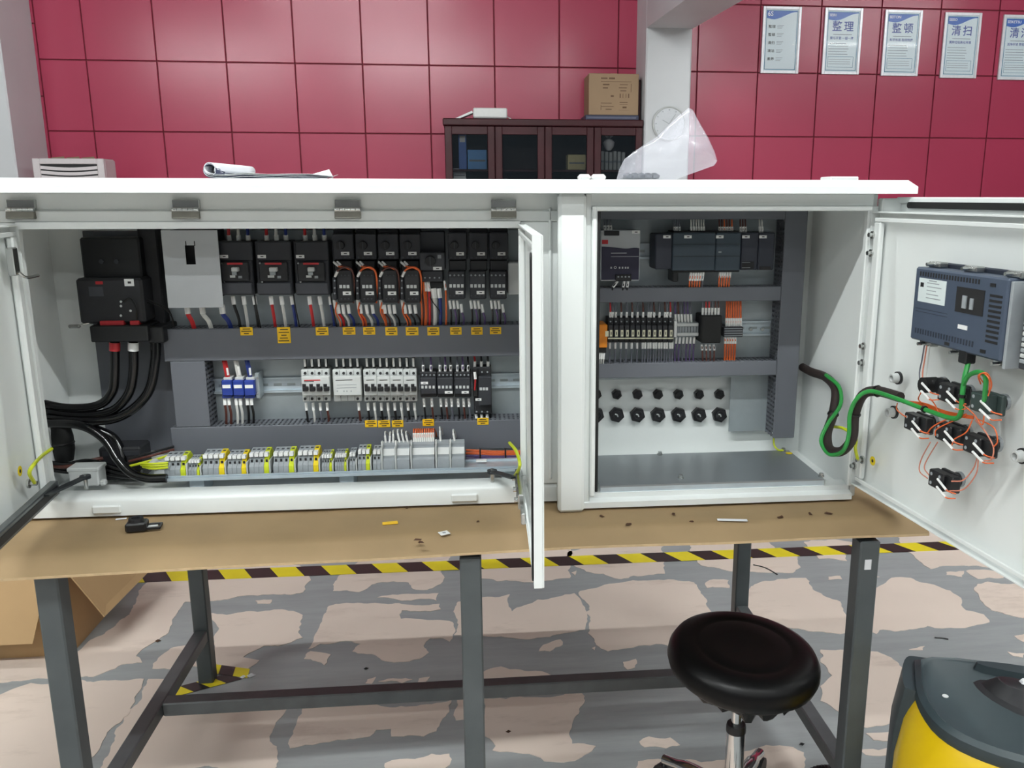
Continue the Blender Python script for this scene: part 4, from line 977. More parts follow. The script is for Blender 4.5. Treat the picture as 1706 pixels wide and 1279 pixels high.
# relay row
AMBER = mat('amber_plastic', (216, 128, 24), .45); CREAM = mat('cream_relay_tag', (226, 224, 196), .5)
t = thing('amber_relay', 'amber orange safety relay at the left edge of the relay row', 'relay', 1005, 580, PR)
pb('body', AMBER, 997, 1012, 541, 580, 1.875, PR - .008, t, .002); pb('badge', CREAM, 1008.5, 1014, 552, 561, 1.8742, 1.875, t, 0); pb('foot', BLACK, 997, 1010, 580, 588, 1.89, PR - .008, t, .001)
for k in range(3): wire(t, [(999 + k * 3.6, 588, 1.895), (998 + k * 3.6, 600, 1.893), (997 + k * 3.6, 614, 1.90)], 'w', .0017, .012, .0023)
for k in range(12):
    u0 = 1013 + k * 9.1
    o = thing('slim_relay', 'slim black plug-in relay with cream tag, ' + ('first', 'second', 'third', 'fourth', 'fifth', 'sixth', 'seventh', 'eighth', 'ninth', 'tenth', 'eleventh', 'last')[k] + ' from the amber relay', 'relay', u0 + 4, 570, PR, 'slim relays in a row')
    pb('socket', BLACKM, u0, u0 + 8.6, 530, 571, 1.897, PR - .008, o, .001)
    pb('relay_body', CHAR, u0 + .4, u0 + 8.2, 542, 564, 1.882, 1.897, o, .001)
    pb('tag', CREAM, u0 + 3, u0 + 7.4, 550, 561, 1.8812, 1.882, o, 0); pb('light', INK, u0 + 4.6, u0 + 5.8, 553, 558, 1.8806, 1.8812, o, 0)
    pb('bar', CREAM, u0, u0 + 9.1, 563, 565, 1.881, 1.882, o, 0)
    screw(o, u0 + 4, 536, 1.8965, .0018, MGREY)
    wire(o, [(u0 + 3.5, 531, 1.905), (u0 + 4, 520, 1.903), (u0 + 3, 494, 1.91)], 'rgngngngngnr'[k], .0019, .016, .0024)
    if k in (0, 7, 10): wire(o, [(u0 + 7, 531, 1.905), (u0 + 8, 520, 1.903), (u0 + 7, 494, 1.91)], 'g', .0019, .016, .0024)
    wire(o, [(u0 + 3, 569, 1.905), (u0 + 3, 582, 1.903), (u0 + 2, 612, 1.91)], 'g', .0019, .014, .0024)
    if k > 5: wire(o, [(u0 + 7, 569, 1.905), (u0 + 7, 582, 1.903), (u0 + 6, 612, 1.91)], 'g', .0019, .014, .0024)
t = thing('fuse_terminal_block', 'light grey terminal block between relays and black module', 'terminal', 1144, 565, PR)
pb('body', MGREY, 1128, 1164, 538, 561, 1.902, PR - .008, t, .0015)
pb('upper_bar', LGREY, 1128, 1164, 539, 544, 1.896, 1.902, t, .001); pb('lower_bar', LGREY, 1128, 1164, 555, 560, 1.896, 1.902, t, .001)
for k in range(7): pb('gap', DUCTDARK, 1131 + k * 4.8, 1131.6 + k * 4.8, 544.5, 554.5, 1.9012, 1.902, t, 0)
for u in (1123, 1165.5): pb('end_clamp', WHITE, u, u + 5, 535, 562, 1.898, PR - .008, t, .001)
for k in range(6):
    wire(t, [(1126 + k * 5.2, 537, 1.912), (1125 + k * 5.2, 523, 1.91), (1124 + k * 5.2, 494, 1.915)], 'pngppg'[k], .0019, .016, .0024)
    wire(t, [(1127 + k * 6, 562, 1.912), (1126 + k * 6, 573, 1.91), (1124 + k * 6.2, 588, 1.91), (1125 + k * 6, 612, 1.915)], 'ppgppp'[k], .0019, .014, .0024)
t = thing('black_module', 'square matt black module on the relay rail', 'module', 1186, 572, PR)
pb('body', RUBBER, 1169, 1202, 526, 572, 1.878, PR - .008, t, .002); pb('side_clip', BLACK, 1166, 1170, 560, 568, 1.90, PR - .008, t, .001)
for k in range(6): wire(t, [(1170.5 + k * 5.2, 525, 1.893), (1171 + k * 5.2, 513, 1.891), (1171 + k * 5.2, 494, 1.90)], 'grrgnn'[k], .0019, .016, .0025)
for k in range(4): wire(t, [(1169 + k * 6.6, 574, 1.90), (1170 + k * 6.6, 584, 1.898), (1171 + k * 6, 612, 1.91)], 'n', .0019, .013, .0024)
t = thing('tier_terminal_block', 'dark tiered terminal block with orange wires at the right of the relay rail', 'terminal', 1220, 565, PR)
pb('body', CHAR2, 1206, 1238, 545, 562, 1.90, PR - .008, t, .0015)
for k in range(4): pb('tier_bar', MGREY, 1207, 1237, 547 + k * 4, 548.4 + k * 4, 1.8986, 1.90, t, .0003)
for k in range(7): wire(t, [(1210 + k * 4, 544, 1.912), (1210 + k * 4, 530, 1.91), (1211 + k * 3.8, 494, 1.915)], 'o', .0022, .018, .0026)
for k in range(5): wire(t, [(1208 + k * 4.2, 560, 1.91), (1208 + k * 4.2, 573, 1.908), (1207 + k * 4, 612, 1.915)], 'o', .0022, .018, .0026)
for u, v in ((1251, 549), (1270, 549)): 
    p = aY(u, v, PR - .008); tag(MB().cyl(p + Vector((0, .006, 0)), p - Vector((0, .002, 0)), .004, n=6).build('rail_screw', STEEL), ('left' if u < 1260 else 'right') + ' hex screw on the bare end of the relay rail', 'screw')
# cable glands in the back panel
for row, (v, rr, nm) in enumerate(((656, .0118, 'small'), (690, .0178, 'large'))):
    for k, u in enumerate((993, 1026.5, 1061, 1095, 1129, 1163, 1197)):
        p = aY(u, v, YB - .015)
        if p.x < .235: continue
        o = root('cable_gland', nm + ' black hexagonal cable gland in the back panel, ' + ('half hidden by the frame', 'first', 'second', 'third', 'fourth', 'fifth', 'sixth')[k] + (' from the left' if k else ''), 'cable gland', p, nm + ' cable glands')
        MB().cyl(p, p - Vector((0, .013, 0)), rr * 1.04, n=6).build('lock_nut', BLACK, o)
        MB().lathe([(rr * .66, 0), (rr * .66, .0035), (rr * .50, .0035), (rr * .45, .001), (.0001, .001)], p - Vector((0, .013, 0)), 14, axis=(0, -1, 0), cap=False).build('barrel', BLACKM, o, smooth=True)
        if row: MB().tube([p - Vector((-.002, .0145, .003)), p - Vector((.001, .020, -.003)), p - Vector((.006, .022, -.005))], .0017, 5).build('highlight_curl', LGREY, o)  # pale curl modelled in place of a highlight on each large gland
# gland plate on the floor of the right unit
gpl = root('gland_plate', 'flat grey zinc plate on the floor of the right unit', 'plate', (.49, 1.77, ZB + .012))
GX0, GX1, GY0, GY1, GZ = .252, .736, 1.672, 1.885, .790
GPM = mat('satin_gland_plate', (150, 156, 160), .32, .6, vary=.06, scale=5)
MB().box(GX0, GX1, GY0, GY1, GZ - .0035, GZ).build('plate', GPM, gpl); MB().box(GX0, GX1, GY0, GY0 + .010, ZB + .012, GZ - .0035).build('front_edge', RAILM, gpl)
MB().box(GX0, GX1, GY1 - .02, GY1, ZB + .012, GZ - .0035).build('rear_edge', ZINC, gpl)
for u, v in ((1097, 755), (1134, 797), (1368, 794), (1305, 752)):
    p = aZ(u, v, GZ); p.y = min(max(p.y, GY0 + .01), GY1 - .008); MB().cyl(p, p + Vector((0, 0, .003)), .0065, n=12).build('washer', STEEL, gpl); MB().cyl(p + Vector((0, 0, .003)), p + Vector((0, 0, .008)), .0045, n=6).build('bolt_head', STEEL, gpl)
ew = MB().tube([aY(1289, 728, 1.90), aY(1290, 742, 1.90), aY(1297, 750, 1.88), Vector((.715, 1.865, GZ + .006))], .0022, 6).build('earth_wire', YGREEN, smooth=True)
tag(ew, 'short yellow green earth wire dropping from the upright duct to the gland plate', 'wire')
p = Vector((.727, 1.858, GZ + .0008)); tag(MB().cyl(p, p + Vector((0, 0, .0006)), .008, n=14).build('earth_sticker', YEL), 'yellow round earth sticker on the gland plate corner', 'sticker')
# ================================================================== ON THE DOORS
def aD(u, v, T, yl=0.):
    """point where the sight line meets the plane y = yl of a door, in door coordinates"""
    I = T.inverted(); c = I @ CAM; d = I.to_3x3() @ ray(u, v); return c + d * ((yl - c.y) / d.y)
def dbox(name, m, T, x0, x1, y0, y1, z0, z1, parent, b=.001, label=None):
    return MB(T).box(x0, x1, y0, y1, z0, z1, b).build(name, m, parent, label=label)
def droot(name, label, cat, T, p, group=None):
    return root(name, label, cat, T @ Vector(p), group)
# ---- hinge bolts, earth studs and stays
for u, v in ((1444, 391), (1443, 421), (1426, 573), (1423, 600), (1408, 768)):
    p = aD(u, v, TR, .002); p.x = max(.012, min(.026, p.x))
    MB(TR).cyl((p.x, 0, p.z), (p.x, .003, p.z), .0075, n=12).build('washer', STEEL, dr_); MB(TR).cyl((p.x, .003, p.z), (p.x, .010, p.z), .0048, n=6).build('bolt', STEEL, dr_)
def earth(dr, T, u, v, pts, lab, sticker=None):
    p = aD(u, v, T, 0)
    MB(T).cyl((p.x, 0, p.z), (p.x, .004, p.z), .0085, n=12).build('washer', STEEL, dr); MB(T).cyl((p.x, .004, p.z), (p.x, .016, p.z), .0045, n=6).build('stud', STEEL, dr)
    o = MB().tube([T @ Vector((p.x, .012, p.z))] + pts, .0034, 8).build('earth_wire', YGREEN, smooth=True); tag(o, lab, 'wire')
    if sticker:
        q = aD(*sticker, T, 0); MB(T).cyl((q.x, 0, q.z), (q.x, .0006, q.z), .0095, n=16).build('earth_sticker', YEL, dr)
        MB(T).cyl((q.x, .0006, q.z), (q.x, .0008, q.z), .0035, n=10).build('earth_symbol', INK, dr)
earth(dr_, TR, 1438, 766, [TR @ Vector((.045, .022, aD(1438, 745, TR).z)), aY(1425, 728, 1.63), aY(1405, 714, 1.66), aY(1388, 711, 1.70)], 'yellow earth wire from right door stud into the harness loop', (1454, 768))
def stay(dr, T, u, v):
    p = aD(u, v, T, 0)
    st = dbox('stay_bracket', STEEL, T, p.x - .03, p.x + .09, 0, .012, .815, .832, dr, .002)
    dbox('bracket_web', STEEL, T, p.x - .02, p.x + .08, .012, .016, .818, .829, st, .001)
    for k in (0, .03, .06): MB(T).cyl((p.x + k, .012, .8235), (p.x + k, .020, .8235), .004, n=8).build('rivet', STEEL, st)
# centre door: bracket, lock case and bar
cb_ = dbox('stay_bracket', STEEL, TC, .03, .19, .0, .012, .806, .836, dc, .002)
dbox('bracket_slot', INK, TC, .06, .10, .0122, .013, .815, .828, cb_, 0); dbox('bracket_slot', INK, TC, .13, .16, .0122, .013, .812, .830, cb_, 0)
for k in (.045, .115, .175): MB(TC).cyl((k, .012, .821), (k, .019, .821), .005, n=10).build('rivet', STEEL, cb_)
dbox('latch_plate', STEEL, TC, .20, .25, .0, .009, .800, .822, dc, .002)
barm = mat('dark_zinc_bar', (58, 62, 66), .4, .6, vary=.1)
b0, b1 = aZ(820, 786, .812), TC @ Vector((.06, .014, .826))
ba = root('door_stay_bar', 'dark flat stay bar reaching from the sill to the centre door', 'stay bar', b0)
d_ = (b1 - b0).normalized(); s_ = Vector((-d_.y, d_.x, 0)).normalized() * .0085; u_ = Vector((0, 0, .0016))
q = [b0 - s_, b1 - s_, b1 + s_, b0 + s_]
MB().add([p - u_ for p in q] + [p + u_ for p in q], [(3, 2, 1, 0), (4, 5, 6, 7), (0, 1, 5, 4), (1, 2, 6, 5), (2, 3, 7, 6), (3, 0, 4, 7)]).build('bar', barm, ba)
MB().cyl(b0 - u_ * 2, b0 + u_ * 2.2, .0105, n=14).build('pivot_eye', barm, ba); MB().cyl((b0.x, b0.y, .789), b0 + u_ * 4, .0042, n=8).build('pivot_pin', STEEL, ba)
earth(dc, TC, 868, 793, [aY(866, 775, 1.60), aY(860, 752, 1.65), aY(849, 738, 1.74)], 'yellow green earth wire looping onto the centre door')
# left door: channel with stay
p = aD(30, 830, TL, .0)
lc = dbox('stay_channel', mat('grey_zinc_channel', (112, 116, 118), .35, .7, vary=.1), TL, .02, .42, .002, .018, .808, .836, dl, .002)
dbox('channel_groove', INK, TL, .03, .41, .0182, .019, .815, .829, lc, 0)
b0, b1 = aZ(142, 795, .815), TL @ Vector((.10, .02, .832))
ba = root('door_stay_bar', 'dark flat stay bar reaching from the sill to the left door', 'stay bar', b0)
d_ = (b1 - b0).normalized(); s_ = Vector((-d_.y, d_.x, 0)).normalized() * .0085
q = [b0 - s_, b1 - s_, b1 + s_, b0 + s_]
MB().add([p - u_ for p in q] + [p + u_ for p in q], [(3, 2, 1, 0), (4, 5, 6, 7), (0, 1, 5, 4), (1, 2, 6, 5), (2, 3, 7, 6), (3, 0, 4, 7)]).build('bar', barm, ba)
MB().cyl(b0 - u_ * 2, b0 + u_ * 2.2, .0105, n=14).build('pivot_eye', barm, ba); MB().cyl((b0.x, b0.y, .789), b0 + u_ * 4, .0042, n=8).build('pivot_pin', STEEL, ba)
earth(dl, TL, 46, 806, [TL @ aD(49, 788, TL, .022), TL @ aD(58, 772, TL, .026), aY(72, 758, 1.66), aY(86, 748, 1.71)], 'yellow green earth wire looping onto the left door', (33, 785))
p = aD(14, 420, TL, .0)
hk = dbox('rod_guide', STEEL, TL, .05, .075, .0, .012, 1.24, 1.29, dl, .002); MB(TL).tube([(.06, .012, 1.245), (.05, .02, 1.235), (.02, .03, 1.236)], .003, 6).build('hook', STEEL, hk)

# ---- touch panel on the right door
HM = mat('slate_panel_plastic', (66, 77, 94), .45, vary=.04, scale=30); HMD = mat('dark_slate_plastic', (40, 46, 58), .5, vary=.05)
PAP = mat('pale_label_paper', (214, 224, 224), .5, vary=.02)
hp = .045
a, b, c, d = (aD(u, v, TR, hp) for u, v in ((1527, 447), (1683, 462), (1513, 577), (1666, 588)))
hx0, hx1 = (a.x + c.x) / 2, (b.x + d.x) / 2; hz1, hz0 = (a.z + b.z) / 2, (c.z + d.z) / 2
ht = droot('touch_panel', 'slate blue back of a touch panel fixed in the right door', 'touch panel', TR, (hx0, 0, hz0))
dbox('bezel', HMD, TR, hx0 - .008, hx1 + .008, 0, .008, hz0 - .008, hz1 + .008, ht, .002)
hb = dbox('housing', HM, TR, hx0, hx1, .008, hp, hz0, hz1, ht, .003)
dbox('side_plate', MGREY, TR, hx1, hx1 + .006, .008, hp - .004, hz0 - .010, hz1 - .004, ht, .001)
def hq(fx, fz): return hx0 + (hx1 - hx0) * fx, hz0 + (hz1 - hz0) * fz
def hbox(name, m, f0, f1, g0, g1, y0, y1, par, b=0.):
    x0, z0 = hq(f0, g0); x1, z1 = hq(f1, g1); return dbox(name, m, TR, x0, x1, y0, y1, z0, z1, par, b)
lb = hbox('rating_label', PAP, .06, .38, .54, .86, hp, hp + .0006, hb)
for k in range(5): hbox('print', MGREY, .16, .33 - .03 * (k % 3), .60 + k * .05, .612 + k * .05, hp + .0006, hp + .0008, lb)
hbox('print', INK, .08, .12, .74, .80, hp + .0006, hp + .0008, lb); hbox('print', MGREY, .18, .27, .83, .845, hp + .0006, hp + .0008, lb)
wn = hbox('card_slot', INK, .50, .79, .50, .82, hp - .0002, hp + .0008, hb); hbox('card_clip', MGREY, .58, .62, .56, .72, hp + .0008, hp + .003, wn); hbox('card_clip', MGREY, .66, .69, .56, .70, hp + .0008, hp + .003, wn)
for k in range(22): hbox('vent_slot', INK, .06 + k * .031, .076 + k * .031, .885, .945, hp - .0002, hp + .0005, hb)
for k in range(22): hbox('vent_slot', HMD, .06 + k * .031, .074 + k * .031, .10, .17, hp - .0002, hp + .0005, hb)
for k in range(10): hbox('vent_slot', INK, .84, .96, .20 + k * .062, .23 + k * .062, hp - .0002, hp + .0005, hb)
hbox('marker', WHITE, .55, .65, .29, .345, hp, hp + .0008, hb); hbox('ridge', HMD, .04, .42, .40, .405, hp - .0002, hp + .0003, hb); hbox('ridge', HMD, .04, .42, .44, .445, hp - .0002, hp + .0003, hb)
for fx, fz in ((.86, .90), (.83, .08), (.45, .06)): hbox('screw_boss', INK, fx - .025, fx + .025, fz - .02, fz + .02, hp - .0002, hp + .0012, hb)
for fx, fz in ((.12, 1.0), (.52, 1.0), (.95, 1.0), (.10, 0.), (.48, 0.), (.92, 0.)):
    x, z = hq(fx, fz); s = 1 if fz > .5 else -1
    cl = dbox('mounting_clip', STEEL, TR, x - .016, x + .016, .012, .030, min(z, z + s * .010), max(z, z + s * .010), ht, .002)
    MB(TR).cyl((x, .030, z + s * .006), (x, .044, z + s * .006), .003, n=8).build('clip_screw', STEEL, cl)
for fz in (.16, .88):
    x, z = hq(0, fz); cl = MB(TR).cyl((x, .022, z), (x - .010, .022, z), .0035, n=8).build('side_screw', STEEL, ht); MB(TR).cyl((x - .010, .022, z), (x - .013, .022, z), .006, n=10).build('screw_head', STEEL, cl)
# grille box beside it
fx0 = hx1 + .020
gt = droot('fan_filter', 'grey slotted fan housing beside the touch panel at the picture edge', 'fan', TR, (fx0, 0, hz0))
dbox('flange', MGREY, TR, fx0 - .006, fx0 + .095, 0, .006, hz0 - .012, hz1 - .004, gt)
gh = dbox('housing', CHAR2, TR, fx0, fx0 + .088, .006, .030, hz0 - .006, hz1 - .01, gt, .002)
for k in range(13):
    z = hz0 + .004 + k * (hz1 - hz0 - .02) / 13; dbox('slat', LGREY if k % 2 else MGREY, TR, fx0 + .006, fx0 + .085, .030, .034, z, z + .006, gh, .001)

# ---- push button contact blocks
BT = [(1540, 642, 'r', 'black round contact block with thick ring at the top left of the button group'), (1582, 656, '', 'black contact block second in the top button row'), (1638, 672, 'v', 'dark green grey contact block at the right of the top button row'),
      (1524, 705, '', 'black contact block at the left of the lower button row'), (1578, 722, '', 'black contact block in the middle of the lower button row'), (1626, 742, '', 'black contact block at the right of the lower button row'), (1566, 801, '', 'single black contact block hanging lowest on the right door')]
DKG = mat('dark_green_grey_plastic', (48, 62, 60), .5)
bpos = []
for k, (u, v, kind, lab) in enumerate(BT):
    p = aD(u, v, TR, .040); bpos.append(p)
    t = droot('contact_block', lab, 'push button', TR, (p.x, 0, p.z), 'push button contact blocks')
    MB(TR).cyl((p.x, 0, p.z), (p.x, .006, p.z), .0135, n=16).build('lock_ring', MGREY, t); MB(TR).cyl((p.x, .006, p.z), (p.x, .018, p.z), .0125, n=16).build('thread', BLACK, t)
    if kind == 'r': MB(TR).cyl((p.x, .018, p.z), (p.x, .044, p.z), .014, n=16).build('body', RUBBER, t, smooth=True); MB().lathe([(.010, 0), (.016, 0), (.016, .01), (.010, .01)], TR @ Vector((p.x + .03, .02, p.z + .002)), 16, axis=TR.to_3x3() @ Vector((0, 1, 0))).build('ring', BLACK, t)
    else:
        m = DKG if kind == 'v' else BLACK
        dbox('collar', m, TR, p.x - .019, p.x + .026, .018, .027, p.z - .0165, p.z + .0165, t, .002)
        bd_ = dbox('body', m, TR, p.x - .024, p.x + .016, .027, .046, p.z - .015, p.z + .015, t, .002)
        if kind != 'v': dbox('second_element', BLACK, TR, p.x + .010, p.x + .032, .024, .040, p.z - .013, p.z + .015, t, .002)
        for sx, sz in ((-.016, .008), (-.016, -.008), (.006, .009)): MB(TR).cyl((p.x + sx, .046, p.z + sz), (p.x + sx, .0465, p.z + sz), .003, n=8).build('screw', MGREY, bd_)
    for j in range(2):
        a = TR @ Vector((p.x + .004, .048, p.z + .005 - .014 * j)); e = TR @ Vector((p.x + .034, .052, p.z - .004 - .013 * j))
        w_ = MB().tube([a, e, TR @ Vector((p.x + .05, .045, p.z - .006 - .008 * j))], .0012, 6).build('wire', W_ORG, t, smooth=True); MB().cyl(a, e, .0021, n=7).build('wire_marker', SLEEVE, w_, smooth=True)
for k, (u, v) in enumerate(((1495, 630), (1488, 687), (1702, 760))):
    p = aD(u, v, TR, .004); t = droot('hole_plug', 'round grey hole plug with black ring, ' + ('upper one near the door hinge', 'lower one near the door hinge', 'at the right edge of the picture')[k], 'plug', TR, (p.x, 0, p.z))
    MB(TR).cyl((p.x, 0, p.z), (p.x, .005, p.z), .0125, n=18).build('ring', BLACK, t); MB().lathe([(.010, 0), (.0085, .012), (.006, .012), (.0055, .003), (.0001, .003)], TR @ Vector((p.x, .005, p.z)), 16, axis=TR.to_3x3() @ Vector((0, 1, 0)), cap=False).build('nut', LGREY, t, smooth=True)
# loose wires between the blocks
def loop(pts, m, lab, r=.0011):
    o = MB().tube([TR @ (aD(u, v, TR, y)) for u, v, y in pts], r, 6, sub=6).build('control_wire', m, smooth=True); tag(o, lab, 'wire', 'thin orange control wires on the right door')
SAL = mat('salmon_wire', (206, 128, 104), .45)
WL = [[(1610, 690, .04), (1575, 700, .045), (1553, 712, .05), (1545, 722, .05)], [(1610, 692, .04), (1578, 706, .045), (1560, 716, .05), (1558, 726, .05)],
      [(1550, 737, .05), (1535, 765, .03), (1532, 785, .03), (1545, 797, .045)], [(1562, 737, .05), (1545, 765, .03), (1540, 780, .03), (1548, 792, .045)],
      [(1585, 802, .05), (1605, 800, .04), (1622, 780, .04), (1628, 762, .05)], [(1582, 818, .05), (1606, 815, .04), (1626, 790, .04), (1630, 765, .05)],
      [(1620, 700, .04), (1610, 720, .05), (1590, 732, .05), (1586, 742, .05)], [(1625, 700, .04), (1642, 720, .05), (1655, 745, .05), (1652, 765, .05), (1640, 768, .05)],
      [(1628, 698, .04), (1655, 712, .05), (1662, 735, .05), (1655, 745, .05)], [(1640, 640, .05), (1632, 628, .06), (1638, 622, .06), (1648, 632, .06), (1648, 655, .05)],
      [(1634, 640, .05), (1630, 626, .06), (1644, 622, .06), (1652, 640, .05), (1646, 660, .05)], [(1605, 675, .05), (1622, 690, .05), (1636, 708, .05), (1640, 690, .05)],
      [(1545, 660, .05), (1556, 672, .045), (1565, 690, .04)], [(1534, 655, .05), (1530, 665, .04), (1536, 672, .04)],
      [(1495, 672, .03), (1494, 682, .04), (1502, 690, .05), (1510, 695, .05)]]
WLAB = ['upper orange wire curving down to the middle contact block', 'lower orange wire curving down to the middle contact block', 'outer salmon wire bowing down left of the lowest contact block', 'inner salmon wire bowing down left of the lowest contact block',
 'upper salmon wire bowing right of the lowest contact block', 'lower salmon wire bowing right of the lowest contact block', 'orange wire from the bundle end to the middle block sleeves', 'salmon wire hanging widest around the right lower block', 'orange wire arching right beside the right lower block',
 'orange wire looped above the dark green grey block, inner one', 'orange wire looped above the dark green grey block, outer one', 'orange wire zigzagging below the dark green grey block', 'orange wire dropping from the round black block to the green cable', 'short orange wire left of the round black block', 'orange wire hooking from the sleeve end to the left lower block']
for k, pts in enumerate(WL): loop(pts, SAL if k in (2, 3, 4, 5, 7) else W_ORG, WLAB[k])
for k, (m, du) in enumerate(((W_GRY, 0), (SAL, 4), (W_WHT, 9))):
    loop([(1540 + du, 576, .035), (1536 + du * 1.1, 600, .03), (1532 + du * 1.3, 620, .03), (1533 + du, 640, .035)], m, ('grey', 'salmon', 'white')[k] + ' thin supply wire hanging under the touch panel', .0013)
for k in range(5):
    loop([(1505, 668 + k, .032), (1540, 672 + 1.6 * k, .036), (1575, 685 + 1.4 * k, .036), (1622, 694 + k, .038)], W_ORG, 'orange control wire lying along the green cable, ' + ('topmost', 'second', 'middle', 'fourth', 'lowest')[k] + ' of five')
# harness: black sleeve and green network cable
def H(u, v, y): return TR @ aD(u, v, TR, y)
hs = [aY(1337, 612, 1.93), aY(1352, 620, 1.87), aY(1376, 629, 1.80), aY(1392, 650, 1.73), aY(1388, 690, 1.68), aY(1378, 722, 1.66), aY(1382, 748, 1.62), aY(1402, 752, 1.585), aY(1420, 730, 1.57), aY(1424, 690, 1.575), H(1438, 658, .05), H(1462, 652, .035), H(1500, 662, .032)]
hr = root('cable_harness', 'black sleeved cable harness looping from the right unit onto its door', 'cable', hs[0])
BSL = mat('black_brown_sleeve', (40, 30, 28), .6, vary=.15)
MB().tube(hs, .0098, 10, sub=6).build('sleeve', BSL, hr, smooth=True)
for i in (4, 9, 11):
    a = hs[i]; dd = (hs[min(i + 1, len(hs) - 1)] - hs[i - 1]).normalized(); MB().cyl(a - dd * .002, a + dd * .002, .0118, n=10).build('cable_tie', W_BLK, hr)
def off(p, k): 
    return p + Vector((-.004, -.011, .004)) if k else p
gs = [aY(1376, 625, 1.78), aY(1398, 645, 1.715), aY(1400, 675, 1.68), aY(1380, 705, 1.655), aY(1368, 735, 1.64), aY(1382, 757, 1.605), aY(1404, 752, 1.57), aY(1414, 725, 1.558), aY(1416, 690, 1.56), H(1428, 664, .065), H(1450, 652, .05), H(1490, 663, .045), H(1540, 682, .045), H(1585, 697, .045), H(1600, 690, .045), H(1603, 660, .05), H(1607, 630, .045), H(1613, 605, .035)]
gc = root('network_cable', 'green network cable running along the harness up into the touch panel', 'cable', gs[-1])
MB().tube(gs, .0042, 8, sub=6).build('sheath', GREEN, gc, smooth=True)
dbox('plug', BLACK, TR, aD(1610, 585, TR, .035).x - .008, aD(1610, 585, TR, .035).x + .012, .024, .044, aD(1612, 606, TR, .035).z, hz0 + .006, gc, .002)
for i in (12, 15):
    a = gs[i]; dd = (gs[i + 1] - gs[i - 1]).normalized(); MB().cyl(a - dd * .0025, a + dd * .0025, .0062, n=10).build('cable_tie', W_BLK, gc)
g2 = [H(1605, 640, .05), H(1614, 626, .052), H(1630, 620, .055), H(1642, 628, .055), H(1641, 655, .05), H(1640, 668, .046)]
tag(MB().tube(g2, .0038, 8, sub=6).build('green_cable', GREEN, smooth=True), 'short green cable arching over to the rightmost contact block', 'cable')

# ---- outer glazed door folded back behind the right door
zo = aX(1600, 329, .895).z
OT = Matrix(TR); OT.translation = Vector((.842, 1.66, 0))
od = MB(OT).box(0, .56, -.016, 0, .785, zo - .012, .002).build('outer_door', ENAMEL, en)
MB(OT).box(0, .56, -.030, .004, zo - .012, zo, .002).build('door_top', ENAMEL, od)
sz1, sz0 = zo - .009, zo - .021
sl = [(.045 + .006 * math.cos(a), (sz0 + sz1) / 2 + .006 * math.sin(a)) for a in [math.pi / 2 + math.pi * i / 8 for i in range(9)]] + [(.53, sz0), (.53, sz1)]
MB(OT).prism([(a, b) for a, b in sl], 'y', .0042, .0052).build('window_edge', RUBBER, od)
ep('hinge_bracket', .8055, .862, 1.648, 1.672, .80, zo - .002, .003)
# ================================================================== ON THE ROOF OF THE ENCLOSURE
RZ = rz2
PAPER = mat('white_paper', (228, 230, 234), .6, vary=.02); NAVYP = mat('dark_navy_paper', (52, 58, 84), .6)
bk = root('rolled_booklet', 'white paper booklet with one edge rolled up on the roof', 'booklet', (-.40, 1.72, RZ))
def roll_sheet(name, m, off_, xr, tilt, th, rolls):
    P = []
    n1 = 14
    xl = aY(352, 285, 1.64).x
    path = [(xr + (xl - xr) * k / n1, off_ + .002 * math.sin(k * .9) * (k / n1)) for k in range(n1 + 1)]
    R_ = .0125 - off_ * .3
    for k in range(1, rolls + 1):
        a = -math.pi / 2 - k * math.radians(22); rr = R_ * (1 - .012 * k)
        path.append((xl + rr * math.cos(a) , off_ + R_ + rr * math.sin(a)))
    g_ = MB()
    rows = []
    for j in range(7):
        y = 1.632 + .21 * j / 6
        rows.append([Vector((x + tilt * j / 6, y, RZ + .0012 + z + (.004 if (j == 6 and i == 0) else 0))) for i, (x, z) in enumerate(path)])
    g_.quadgrid(rows); return g_.build(name, m, bk, smooth=True, solid=th, recalc=False)
xr_ = aY(526, 292, 1.64).x
roll_sheet('back_cover', NAVYP, .0, xr_, 0, .0006, 15)
roll_sheet('page', PAPER, .0016, xr_ - .004, .004, .0006, 15)
roll_sheet('page', NAVYP, .0034, xr_ - .012, .010, .0005, 14)
roll_sheet('page', PAPER, .0050, xr_ - .016, .014, .0006, 14)
roll_sheet('top_page', PAPER, .0072, xr_ - .010, .020, .0006, 14)
ear = xr_; MB().add([(ear - .05, 1.78, RZ + .006), (ear + .006, 1.80, RZ + .006), (ear - .006, 1.83, RZ + .022), (ear - .05, 1.782, RZ + .0066), (ear + .006, 1.802, RZ + .0066), (ear - .006, 1.832, RZ + .0226)], [(0, 1, 2), (5, 4, 3), (0, 3, 4, 1), (1, 4, 5, 2), (2, 5, 3, 0)]).build('dog_ear', PAPER, bk)
# bag
def bag_mat():
    m = bpy.data.materials.new('clear_plastic_film'); m.use_nodes = True; nt = m.node_tree; b = nt.nodes['Principled BSDF']
    b.inputs['Base Color'].default_value = lin((226, 226, 236)); b.inputs['Roughness'].default_value = .22; b.inputs['Alpha'].default_value = .30
    b.inputs['Coat Weight'].default_value = .6; b.inputs['Coat Roughness'].default_value = .08
    tc = nt.nodes.new('ShaderNodeTexCoord'); n = nt.nodes.new('ShaderNodeTexVoronoi'); n.inputs['Scale'].default_value = 20; n.feature = 'SMOOTH_F1'
    nt.links.new(tc.outputs['Object'], n.inputs['Vector']); bp = nt.nodes.new('ShaderNodeBump'); bp.inputs['Strength'].default_value = .9; bp.inputs['Distance'].default_value = .006
    nt.links.new(n.outputs['Distance'], bp.inputs['Height']); nt.links.new(bp.outputs['Normal'], b.inputs['Normal']); return m
FILM = bag_mat()
bgY = 1.80
